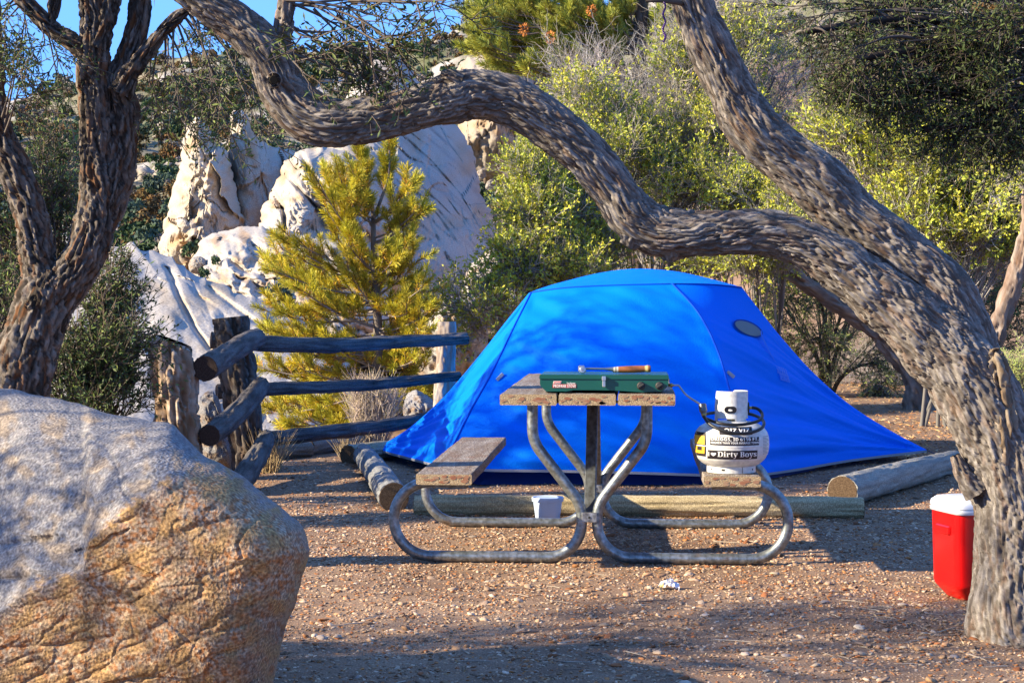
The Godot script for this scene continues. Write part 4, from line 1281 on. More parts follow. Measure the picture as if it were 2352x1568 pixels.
func build_table() -> Node3D:
	var t := thing("picnic_table", "picnic table of weathered planks on bent galvanised pipe legs", "table", Vector3(.313, 0, -7.41), -.0704)
	var L := 1.95
	var n := 0
	for x in [-.247, .0, .247]:
		n += 1
		var p := obj("tabletop_plank", plank(.237, .046, L, n * 13.0), M.plank, t, Transform3D(Basis(), Vector3(x, .738, 0)))
		obj("paint_flakes", plank_end_marks(.237, .046, n), M.plain, p)
	for s in [-1.0, 1.0]:
		n += 1
		var p := obj("seat_plank", plank(.235, .044, L, n * 13.0), M.plank, t, Transform3D(Basis(), Vector3(s * .60, .402, 0)))
		obj("paint_flakes", plank_end_marks(.235, .044, n), M.plain, p)
		for z in [-.37, -1.55]:
			var cl := MB.new()
			cl.box(Transform3D(Basis(), Vector3(s * .61, .3725, z + .035)), Vector3(.19, .012, .05), .002, Color(.33, .23, .14))
			obj("cleat", cl.mesh(), M.plank, t)
			for bx in [.53, .66]:
				var bo := MB.new()
				bo.box(Transform3D(Basis(), Vector3(s * bx, .356, z + .04)), Vector3(.014, .022, .014), .002, Color(.12, .09, .07))
				obj("bolt", bo.mesh(), M.steel, t)
	var galv := func(_th: float, s: float, _r: float, p: Vector3) -> Array:
		var k := clampf(.5 + fine.get_noise_3dv(p * 14) * .9 + fine.get_noise_3dv(p * 60) * .4, 0, 1)
		var c := Color(.44, .47, .48).lerp(Color(.30, .35, .37), k)
		if fine.get_noise_3dv(p * 7 + Vector3(5, 5, 5)) > .52: c = Color(.36, .30, .25)
		return [0.0, c]
	for z in [-.37, -1.55]:
		for s in [-1.0, 1.0]:
			var pts := rounded([[Vector3(s * .25, .715, z), 0], [Vector3(s * .25, .535, z), .17], [Vector3(s * .034, .255, z), .17], [Vector3(s * .034, .026, z), .15], [Vector3(s * .862, .026, z), .1625], [Vector3(s * .862, .352, z), .1625], [Vector3(s * .53, .352, z), 0]], 12)
			var q := []
			for p in pts: q.append(v4(p, .024))
			var dense := PackedVector3Array()
			for i in pts.size() - 1:
				var m := maxi(1, int(pts[i].distance_to(pts[i + 1]) / .02))
				for k in m: dense.append(pts[i].lerp(pts[i + 1], float(k) / m))
			dense.append(pts[-1])
			var mb := MB.new()
			flat_tube(mb, dense, .0238, 22, null, galv)
			obj("pipe_leg", mb.mesh(), M.metal, t)
		var br := MB.new()
		br.box(Transform3D(Basis(), Vector3(0, .205, z + .027)), Vector3(.066, .044, .006), .002, Color(.5, .52, .53))
		var plate := obj("clamp_plate", br.mesh(), M.metal, t)
		var bl := MB.new()
		tube(bl, PackedVector3Array([Vector3(0, .205, z + .0295), Vector3(0, .205, z + .0325)]), PackedFloat32Array([.006, .005]), 10, Color(.02, .02, .02))
		obj("bolt_hole", bl.mesh(), M.plain, plate)
		var cr := MB.new()
		cr.box(Transform3D(Basis(), Vector3(0, .708, z)), Vector3(.68, .012, .04), .002, Color(.36, .39, .40))
		obj("cross_bar", cr.mesh(), M.metal, t)
		# angle-iron brace from the clamp up to the middle of the table top
		var inw := -1.0 if z > -1 else 1.0
		var a := Vector3(0, .215, z - .02 * inw * -1)
		var b := Vector3(0, .712, z + .42 * inw)
		var dir := (b - a).normalized()
		var bs := Basis(Vector3.RIGHT, dir, Vector3.RIGHT.cross(dir))
		var ai := MB.new()
		ai.box(Transform3D(bs, (a + b) * .5), Vector3(.046, a.distance_to(b), .005), .001, Color(.34, .37, .38))
		ai.box(Transform3D(bs, (a + b) * .5 + bs * Vector3(.0245, 0, -.02)), Vector3(.005, a.distance_to(b), .04), .001, Color(.34, .37, .38))
		obj("brace", ai.mesh(), M.metal, t)
	return t

func put_text(parent: Node, text: String, size: float, at: Transform3D, m: Material, font := "Droid Sans", wide := 0.0, called := "lettering") -> void:
	var tm := lettering(text, size, .0012, font)
	if wide > 0.0:
		at.basis = at.basis * Basis.from_scale(Vector3(wide / maxf(tm.get_aabb().size.x, .0001), 1, 1))
	obj(called, tm, m, parent, at)

func flat(c: Color, rough := .5) -> StandardMaterial3D:
	var m := StandardMaterial3D.new()
	m.albedo_color = c.linear_to_srgb()
	m.roughness = rough
	return m

func build_stove(table: Node3D) -> Vector3:
	var T := table.transform * Transform3D(Basis(), Vector3(.068, .7625, -.07))
	var t := thing("camp_stove", "closed dark green two-burner propane stove on the table", "camp stove", T.origin, -.0704)
	var green := Color(.008, .085, .065)
	var gf := func(_p: Vector3) -> Color: return green
	var body := MB.new()
	extrude(body, [Vector2(-.262, .024), Vector2(-.269, .036), Vector2(-.269, .057), Vector2(.269, .057), Vector2(.269, .036), Vector2(.262, .024), Vector2(.243, .008), Vector2(.16, .004), Vector2(.06, .010), Vector2(-.06, .012), Vector2(-.13, .012), Vector2(-.16, .006), Vector2(-.243, .006)], [0.0, -.004, -.30, -.304], gf, green)
	obj("body", body.mesh(), M.gloss, t)
	var lid := MB.new()
	var zs := [.004, 0.0, -.01, -.29, -.304]
	extrude(lid, [Vector2(-.271, .0585), Vector2(-.271, .072), Vector2(-.266, .077), Vector2(.266, .077), Vector2(.271, .072), Vector2(.271, .0585)], zs, gf, green)
	obj("lid", lid.mesh(), M.gloss, t)
	for x in [-.23, -.15, .15, .23]:
		var ft := MB.new()
		ft.box(Transform3D(Basis(), Vector3(x, .005, -.15)), Vector3(.03, .010, .26), .002, Color(.02, .03, .025))
		obj("foot", ft.mesh(), M.plain, t)
	var la := MB.new()
	la.box(Transform3D(Basis(), Vector3(.0, .062, .011)), Vector3(.017, .018, .014), .002, Color(.62, .63, .64))
	la.box(Transform3D(Basis(), Vector3(.0, .040, .009)), Vector3(.013, .028, .010), .002, Color(.62, .63, .64))
	obj("latch", la.mesh(), M.steel, t)
	for x in [.155, .232]:
		var kn := MB.new()
		var bs := Basis(Vector3.RIGHT, PI * .5)
		lathe(kn, [[.0, .0], [.0175, .0], [.0165, .015], [.012, .017], [.0, .017]], 20, Color(.02, .02, .022), Transform3D(bs, Vector3(x, .031, 0)))
		var ko := obj("knob", kn.mesh(), M.plain, t)
		var gr := MB.new()
		gr.box(Transform3D(Basis(Vector3.BACK, .6), Vector3(x, .031, .019)), Vector3(.03, .007, .008), .001, Color(.025, .025, .027))
		obj("grip", gr.mesh(), M.plain, ko)
	var red := MB.new()
	red.box(Transform3D(Basis(), Vector3(-.1655, .0285, .0006)), Vector3(.0985, .0145, .0012), .0002, Color(.62, .02, .015))
	obj("label", red.mesh(), M.plain, t)
	var white := flat(Color(.8, .78, .74))
	put_text(t, "PROPANE STOVE", .0125, Transform3D(Basis(), Vector3(-.1655, .0285, .0022)), white, "Droid Sans", .094)
	put_text(t, "Two Burner", .0075, Transform3D(Basis(), Vector3(-.138, .0405, .001)), white, "Droid Sans", .036)
	var lg := MB.new()
	var sk := Basis(Vector3(1, 0, 0), Vector3(.25, 1, 0), Vector3(0, 0, 1))
	lg.box(Transform3D(sk, Vector3(-.196, .0435, .0006)), Vector3(.033, .012, .0012), .0003, Color(.75, .7, .66))
	obj("label", lg.mesh(), M.plain, t)
	lg = MB.new()
	lg.box(Transform3D(sk, Vector3(-.196, .0435, .0009)), Vector3(.030, .0095, .0014), .0003, Color(.66, .05, .04))
	obj("label", lg.mesh(), M.plain, t)
	put_text(t, "Coleman", .0062, Transform3D(Basis(), Vector3(-.196, .0435, .0022)), white, "Droid Serif", .027)
	var fit := MB.new()
	var bx := Basis(Vector3.BACK, -PI * .5)
	lathe(fit, [[.0, 0], [.007, 0], [.007, .012], [.009, .012], [.009, .018], [.005, .018], [.005, .024], [0, .024]], 12, Color(.45, .30, .10), Transform3D(bx, Vector3(.269, .032, -.03)))
	obj("gas_inlet", fit.mesh(), M.steel, t)
	# hammer lying on the lid
	var H := t.transform * Transform3D(Basis(), Vector3(.03, .077, -.11))
	var h := thing("hammer", "hammer with stacked leather handle lying on the stove lid", "hammer", H.origin, -.0704 + .02)
	var hd := MB.new()
	hd.box(Transform3D(Basis(), Vector3(-.128, .0215, 0)), Vector3(.026, .024, .05), .003, Color(.42, .42, .42))
	lathe(hd, [[0, -.001], [.011, -.001], [.0145, .004], [.0145, .022], [.012, .026], [0, .026]], 20, Color(.55, .55, .56), Transform3D(Basis(Vector3.RIGHT, PI * .5), Vector3(-.122, .0165, .024)))
	obj("head", hd.mesh(), M.steel, h)
	var shf := MB.new()
	tube(shf, PackedVector3Array([Vector3(-.118, .021, 0), Vector3(-.03, .020, 0), Vector3(-.01, .0195, 0), Vector3(.012, .018, 0)]), PackedFloat32Array([.005, .0045, .007, .0105]), 12, Color(.35, .35, .34))
	obj("shaft", shf.mesh(), M.steel, h)
	var pr := []
	var lea := Color(.36, .115, .03)
	for i in 26:
		var y := i / 25.0
		var col := lea * (.75 + .45 * absf(fine.get_noise_1d(i * 3.1)))
		if i in [1, 3]: col = Color(.62, .58, .48)
		if i in [22, 23]: col = Color(.66, .48, .18)
		if i in [0, 2]: col = Color(.1, .08, .07)
		pr.append([.0115 + .0035 * sin(y * PI * .9) + (.002 if i > 22 else 0.0), y * .158, col])
	pr.append([.011, .161, Color(.08, .05, .04)])
	pr.append([0.0, .161, Color(.08, .05, .04)])
	var hn := MB.new()
	lathe(hn, pr, 20, lea, Transform3D(Basis(Vector3.BACK, -PI * .5 + .03), Vector3(.006, .016, 0)))
	obj("handle", hn.mesh(), M.plain, h)
	return t.transform * Vector3(.293, .032, -.03)

func build_tank(table: Node3D, port: Vector3) -> void:
	var T := table.transform * Transform3D(Basis(), Vector3(.605, .4255, -.175))
	var t := thing("propane_tank", "small white propane tank with stickers on the seat end", "gas tank", T.origin)
	var prof := [[.108, .030], [.125, .040], [.143, .058], [.154, .080], [.158, .105], [.1585, .124], [.157, .150], [.150, .172], [.134, .192], [.108, .207], [.075, .216], [0.0, .219]]
	var R := func(y: float) -> float:
		for i in prof.size() - 1:
			if y <= prof[i + 1][1]: return lerpf(prof[i][0], prof[i + 1][0], clampf((y - prof[i][1]) / (prof[i + 1][1] - prof[i][1]), 0, 1))
		return .05
	var wh := Color(.72, .71, .68)
	var mb := MB.new()
	var dense := [[0.0, .031], [.06, .029]]
	for i in 44:
		var y := lerpf(.030, .2188, i / 43.0)
		var r: float = R.call(y)
		if absf(y - .118) < .004: r += .002
		dense.append([r, y])
	dense.append([0.0, .219])
	lathe(mb, dense, 64, wh)
	obj("body", mb.mesh(), M.paint, t)
	mb = MB.new()
	lathe(mb, [[.100, .034], [.103, .03], [.103, .001], [.100, 0.0], [.099, .002], [.099, .03]], 56, wh)
	var foot := obj("foot_ring", mb.mesh(), M.paint, t)
	for x in [-.088, -.045, .082]:
		var hz := sqrt(.103 * .103 - x * x)
		mb = MB.new()
		mb.box(Transform3D(Basis(Vector3.UP, atan2(x, hz)), Vector3(x, .016, hz)), Vector3(.014 if x == -.045 else .006, .008, .003), .001, Color(.015, .012, .01))
		obj("drain_hole", mb.mesh(), M.plain, foot)
	mb = MB.new()
	mb.box(Transform3D(Basis(Vector3.UP, atan2(.035, .097)), Vector3(.0352, .015, .0968)), Vector3(.002, .026, .003), .0004, Color(.05, .05, .05))
	obj("weld_gap", mb.mesh(), M.plain, foot)
	# collar: a rolled sheet with hand holes, open at one side
	mb = MB.new()
	var nu := 90
	var P := PackedVector3Array()
	var C := PackedColorArray()
	for inner in 2:
		P.clear(); C.clear()
		for j in 2:
			for i in nu:
				var a := deg_to_rad(lerpf(-108, 172, i / float(nu - 1)))
				var ad := rad_to_deg(a)
				var lo := .213
				if absf(ad - 30) > 24 and absf(ad + 85) > 18 and absf(ad - 150) > 18: lo = .228
				var hi := .343
				var en := minf(ad + 108, 172 - ad)
				if en < 12: hi -= .02 * pow(1 - en / 12.0, 2.0)
				if ad < -70: hi -= .06 * sstep(-70, -90, ad)
				var r := .0695 - inner * .003
				P.append(Vector3(sin(a) * r, hi if j else lo, cos(a) * r))
				C.append(wh)
		mb.grid(P, nu, 2, false, C, inner == 1)
		for i in nu - 1:
			pass
	obj("collar", mb.mesh(), M.paint, t)
	mb = MB.new()
	var slot := []
	for k in 24:
		var a := TAU * k / 24.0
		var x := -.012 + (.011 if cos(a) > 0 else -.011) + cos(a) * .0145
		var y := .2665 + sin(a) * .0145
		slot.append(Vector3(x, y, sqrt(.0735 * .0735 - x * x)))
	mb.poly(slot, Vector3(0, .26, 0), Color(.03, .022, .016))
	obj("hand_hole", mb.mesh(), M.plain, t)
	mb = MB.new()
	lathe(mb, [[.018, .217], [.018, .25], [.012, .255], [.012, .30], [.0, .30]], 16, Color(.42, .29, .11))
	obj("valve", mb.mesh(), M.steel, t)
	# stickers lie on the curved body
	var on := func(x: float, y: float, up: float) -> Vector3:
		var r: float = R.call(y) + up
		var a := asin(clampf(x / maxf(r, .001), -1, 1))
		return Vector3(r * sin(a), y, r * cos(a))
	var patch := func(x0: float, x1: float, y0: float, y1: float, col: Color, up: float) -> ArrayMesh:
		var m := MB.new()
		var p := PackedVector3Array()
		for j in 9:
			for i in 25: p.append(on.call(lerpf(x0, x1, i / 24.0), lerpf(y0, y1, j / 8.0), up))
		m.grid(p, 25, 9, false, col)
		return m.mesh()
	var words := func(text: String, x0: float, x1: float, y: float, size: float, up: float, font: String) -> ArrayMesh:
		var tm := lettering(text, size, .0, font)
		var ar := tm.surface_get_arrays(0)
		var bb := tm.get_aabb()
		var vs: PackedVector3Array = ar[Mesh.ARRAY_VERTEX]
		var ids: PackedInt32Array = ar[Mesh.ARRAY_INDEX]
		var m := MB.new()
		for i in range(0, ids.size(), 3):
			var q := []
			for k in 3:
				var v := vs[ids[i + k]]
				q.append(on.call(lerpf(x0, x1, (v.x - bb.position.x) / bb.size.x), y + (v.y - bb.get_center().y), up))
			m.poly(q, Vector3(0, y, 0), Color(.82, .80, .76))
		return m.mesh()
	var blk := Color(.012, .011, .012)
	for q in [[-.104, .101, .1235, .1585], [-.112, .094, .0655, .1025], [-.066, .072, .168, .199]]:
		obj("sticker", patch.call(q[0], q[1], q[2], q[3], blk, .0012), M.plain, t)
	for q in [["DRIGGS, ID 6116 FT.", -.100, .098, .149, .0135, "Droid Sans"], ["HIGHER THAN YOUR AVERAGE TOWN", -.100, .099, .1345, .0085, "Droid Sans"], ["i", -.110, -.105, .086, .018, "Droid Serif"], ["Dirty Boys", -.074, .090, .084, .022, "Droid Serif"], ["OIZ VIZ", -.045, .060, .186, .015, "Droid Sans"]]:
		obj("lettering", words.call(q[0], q[1], q[2], q[3], q[4], .0022, q[5]), M.plain, t)
	mb = MB.new()
	var heart := []
	for k in 26:
		var a := TAU * k / 26.0
		heart.append(on.call(-.090 + .010 * pow(sin(a), 3.0), .086 + .0085 * (.8125 * cos(a) - .3125 * cos(2 * a) - .125 * cos(3 * a)), .0022))
	var hc: Vector3 = on.call(-.090, .086, .0022)
	for k in 26: mb.poly([hc, heart[k], heart[(k + 1) % 26]], Vector3(0, .086, 0), Color(.82, .8, .76))
	obj("heart_print", mb.mesh(), M.plain, t)
	for q in [[-.1575, -.118, .073, .173, blk, .001], [-.1565, -.124, .124, .160, Color(.72, .38, .02), .0018], [-.1565, -.124, .085, .116, Color(.72, .38, .02), .0018], [-.150, -.134, .098, .114, blk, .0024]]:
		obj("sticker", patch.call(q[0], q[1], q[2], q[3], q[4], q[5]), M.plain, t)
	var lab := obj("warning_label", patch.call(.116, .157, .078, .165, Color(.62, .60, .57), .001), M.plain, t)
	for k in 13:
		obj("print_line", patch.call(.120, .152 - .006 * (k % 3), .083 + k * .006, .0855 + k * .006, Color(.26, .24, .23), .0016), M.plain, lab)
	# hose from the tank to the stove
	var o := T.origin
	var h := thing("gas_hose", "black gas hose coiled round the tank collar and piped to the stove", "hose", o)
	var pts := []
	for q in [[.088, .272, .0], [.112, .266, .012], [.125, .246, .04], [.110, .226, .085], [.06, .213, .122], [0, .208, .133], [-.06, .213, .118], [-.105, .226, .07], [-.118, .236, .0], [-.085, .242, -.08], [0, .246, -.115], [.085, .240, -.08], [.125, .226, -.01], [.130, .208, .06], [.105, .190, .125], [.046, .176, .163], [-.02, .178, .165], [-.075, .194, .142], [-.108, .214, .112], [-.124, .240, .085], [-.127, .262, .075]]:
		pts.append(Vector4(q[0], q[1], q[2], .0068))
	var s := smooth(pts, .006)
	mb = MB.new()
	tube(mb, s[0], s[1], 12, Color.WHITE)
	obj("hose", mb.mesh(), M.rubber, h)
	mb = MB.new()
	var c0 := Vector3(-.125, .250, .078)
	var c1 := Vector3(-.131, .292, .068)
	tube(mb, PackedVector3Array([c0, c0.lerp(c1, .2), c0.lerp(c1, .25), c0.lerp(c1, .9), c1]), PackedFloat32Array([.012, .0125, .0165, .0165, .012]), 18, Color(.13, .13, .14))
	tube(mb, PackedVector3Array([c0 - (c1 - c0) * .2, c0]), PackedFloat32Array([.010, .011]), 14, Color(.36, .24, .09))
	obj("connector", mb.mesh(), M.steel, h)
	mb = MB.new()
	var pl := port - o
	var ps := smooth([v4(c1 - Vector3(0, .006, 0), .0045), v4(c1.lerp(pl, .5) + Vector3(-.004, -.004, 0), .0042), v4(c1.lerp(pl, .86) + Vector3(.010, .002, 0), .004), v4(pl + Vector3(.018, .0, 0), .004), v4(pl + Vector3(-.004, 0, 0), .004)], .006)
	tube(mb, ps[0], ps[1], 10, Color(.38, .38, .36))
	obj("pipe", mb.mesh(), M.steel, h)
	mb = MB.new()
	var bx := Basis(Vector3.BACK, -PI * .5)
	lathe(mb, [[0, .012], [.013, .012], [.013, .040], [.015, .041], [.015, .046], [.011, .047], [.011, .058], [0, .058]], 16, Color(.45, .30, .10), Transform3D(bx, Vector3(0, .271, 0)))
	tube(mb, PackedVector3Array([Vector3(.074, .271, 0), Vector3(.092, .271, 0)]), PackedFloat32Array([.006, .006]), 12, Color(.45, .32, .1))
	obj("coupling", mb.mesh(), M.steel, h)
	mb = MB.new()
	var zs := []
	for k in 24:
		var r := .025 if k % 2 else .021
		zs.append(Vector2(cos(TAU * k / 24.0) * r, sin(TAU * k / 24.0) * r))
	extrude(mb, zs, [0.0, .012], func(_p): return Color(.02, .025, .022), Color(.02, .025, .022))
	obj("hand_wheel", mb.mesh(), M.plain, h, Transform3D(Basis(Vector3.UP, PI * .5), Vector3(.062, .271, 0)))

func build_small() -> void:
	var p := gp(1258, 1198)
	var t := thing("plastic_tub", "white translucent plastic tub with lid standing under the table", "tub", p)
	var mb := MB.new()
	lathe(mb, [[0, .001], [.058, 0], [.061, .004], [.076, .112], [.077, .116]], 40, Color(.50, .60, .78))
	var mt := mat(.35)
	mt.backlight_enabled = true
	mt.backlight = Color(.6, .6, .6)
	obj("body", mb.mesh(), mt, t)
	mb = MB.new()
	lathe(mb, [[.078, .106], [.082, .108], [.083, .124], [.081, .129], [.075, .128], [.073, .124], [0, .124]], 40, Color(.52, .63, .82))
	obj("lid", mb.mesh(), mt, t)
	# crumpled tissue
	p = gp(1537, 1352)
	mb = MB.new()
	var P := PackedVector3Array()
	var C := PackedColorArray()
	for j in 16:
		for i in 16:
			var u := i / 15.0 - .5
			var v := j / 15.0 - .5
			var w := Vector3(u * 6, v * 6, 3)
			P.append(Vector3(u * .075 + .012 * fine.get_noise_3dv(w), .012 + .026 * absf(fine.get_noise_3dv(w * 1.3)) + .018 * (1 - 4 * (u * u + v * v)), v * .05 + .012 * fine.get_noise_3dv(w + Vector3(9, 0, 0))))
			C.append(Color(.74, .73, .75) if u > -.25 or v < .1 else Color(.60, .40, .16))
	mb.grid(P, 16, 16, false, C, true)
	tag(obj("crumpled_tissue", mb.mesh(), M.plain, self, Transform3D(Basis(), p)), "crumpled white tissue lying on the gravel", "tissue")
	# cooler
	p = gp(2250, 1372)
	p.x = 1.80
	t = thing("cooler", "tall red cooler with white lid half hidden by the leaning trunk", "cooler", p, .25)
	var sect := func(h: float, w: float) -> PackedVector3Array:
		var out := PackedVector3Array()
		for k in 48:
			var a := -TAU * k / 48.0
			var c := cos(a)
			var s := sin(a)
			out.append(Vector3(signf(c) * pow(absf(c), .27) * w, h, signf(s) * pow(absf(s), .27) * w * .88))
		return out
	P = PackedVector3Array()
	var n := 0
	for q in [[.0, .0], [0.0, .085], [.006, .092], [.05, .128], [.065, .133], [.20, .136], [.335, .140], [.338, .138]]:
		P.append_array(sect.call(q[0], q[1])); n += 1
	mb = MB.new()
	mb.grid(P, 48, n, true, Color(.62, .006, .006))
	obj("body", mb.mesh(), M.gloss, t)
	P = PackedVector3Array()
	n = 0
	for q in [[.336, .138], [.338, .146], [.352, .147], [.354, .143], [.357, .143], [.359, .147], [.378, .143], [.392, .125], [.397, .095], [.398, .0]]:
		P.append_array(sect.call(q[0], q[1])); n += 1
	mb = MB.new()
	mb.grid(P, 48, n, true, Color(.72, .73, .74))
	obj("lid", mb.mesh(), M.gloss, t)
	for sx in [-1.0, 1.0]:
		mb = MB.new()
		mb.box(Transform3D(Basis(), Vector3(sx * .1375, .27, 0)), Vector3(.016, .035, .11), .005, Color(.62, .006, .006))
		obj("hand_grip", mb.mesh(), M.gloss, t)
	put_text(t, "Coleman", .026, Transform3D(Basis(), Vector3(.0, .14, .1195)), flat(Color(.62, .006, .006), .3), "Droid Serif", .10)
	# purple beads hung from a twig
	var b0 := px(1526, 4, 6.05)
	t = thing("bead_string", "string of dark purple beads hanging from a twig", "beads", b0)
	var sp := SphereMesh.new()
	sp.radius = .0042
	sp.height = .0084
	sp.radial_segments = 10
	sp.rings = 6
	var pm := flat(Color(.05, .012, .12), .25)
	for k in 24:
		obj("bead", sp, pm, t, Transform3D(Basis(), Vector3(.004 * sin(k * .7), -.004 - k * .0056, .003 * cos(k * .9))))
	mb = MB.new()
	tube(mb, PackedVector3Array([px(1592, 14, 6.2) - b0, px(1560, 6, 6.12) - b0, Vector3(0, .003, 0), px(1484, 2, 6.05) - b0]), PackedFloat32Array([.012, .009, .007, .004]), 10, Color(.14, .11, .09))
	obj("twig", mb.mesh(), M.bark, t)

func log_shape(c1: Color, c2: Color, amp: float) -> Callable:
	return func(th: float, s: float, r: float, p: Vector3) -> Array:
		var q := Vector3(cos(th) * r * 40, sin(th) * r * 40, s * 3.0)
		var a := fine.get_noise_3dv(q)
		var g := ridge.get_noise_3d(cos(th) * r * 18, sin(th) * r * 18, s * 1.1)
		var crack := pow(maxf(0, g - .35), 1.5)
		var col := c1.lerp(c2, clampf(.5 + a * 1.2 + .6 * fine.get_noise_3dv(p * 5), 0, 1))
		return [amp * a + r * .1 * fine.get_noise_3d(th, s * 1.5, 3) * .3 - amp * 5 * crack, col]

func log_of(called: String, parent: Node, path: Array, c1: Color, c2: Color, amp := .004, sides := 40, step := .02, flatc = null) -> MeshInstance3D:
	var q := smooth(path, step)
	var mb := MB.new()
	tube(mb, q[0], q[1], sides, null, log_shape(c1, c2, amp))
	# sawn ends
	if flatc != null:
		for e in [0, 1]:
			var k: int = 0 if e == 0 else q[0].size() - 1
			var d: Vector3 = (q[0][k] - q[0][1 if e == 0 else k - 1]).normalized()
			tube(mb, PackedVector3Array([q[0][k] - d * .002, q[0][k] + d * .002]), PackedFloat32Array([q[1][k] * .97, q[1][k] * .94]), 28, flatc)
	return obj(called, mb.mesh(), M.log, parent)

func build_logs() -> void:
	var tan1 := Color(.66, .55, .34)
	var tan2 := Color(.52, .42, .24)
	var gr1 := Color(.47, .45, .39)
	var gr2 := Color(.34, .33, .30)
	var ends := Color(.15, .10, .06)
	for q in [["long pale timber edging the tent pad behind the table", gp(952, 1184), gp(1982, 1188), .058, .058, tan1, tan2, .052, .050], ["grey rounded log resting across the end of the pale timber", gp(1935, 1168), gp(2192, 1082), .088, .080, gr1, gr2, .095, .06], ["bluish grey log lying beside the table seat", gp(905, 1172), gp(832, 1060), .085, .075, Color(.30, .31, .32), Color(.22, .23, .24), .07, .06], ["short weathered log under the tent corner", gp(800, 1066), gp(905, 1052), .075, .07, gr1, tan2, .06, .06], ["mossy grey edging log at the foot of the fence", gp(622, 1056), gp(708, 1048), .07, .06, Color(.20, .22, .19), gr2, .05, .05], ["greenish edging log by the dry bush", gp(700, 1046), gp(822, 1026), .08, .07, Color(.24, .25, .21), gr2, .06, .05]]:
		var a: Vector3 = q[1]
		var b: Vector3 = q[2]
		var t := thing("edging_log", q[0], "log", a)
		var pa := v4(Vector3(0, q[7], 0), q[3])
		var pb := v4(b - a + Vector3(0, q[8], 0), q[4])
		log_of("wood", t, [pa, pa.lerp(pb, .5) + Vector4(0, .006, .01, 0), pb], q[5], q[6], .006, 48, .015, ends)

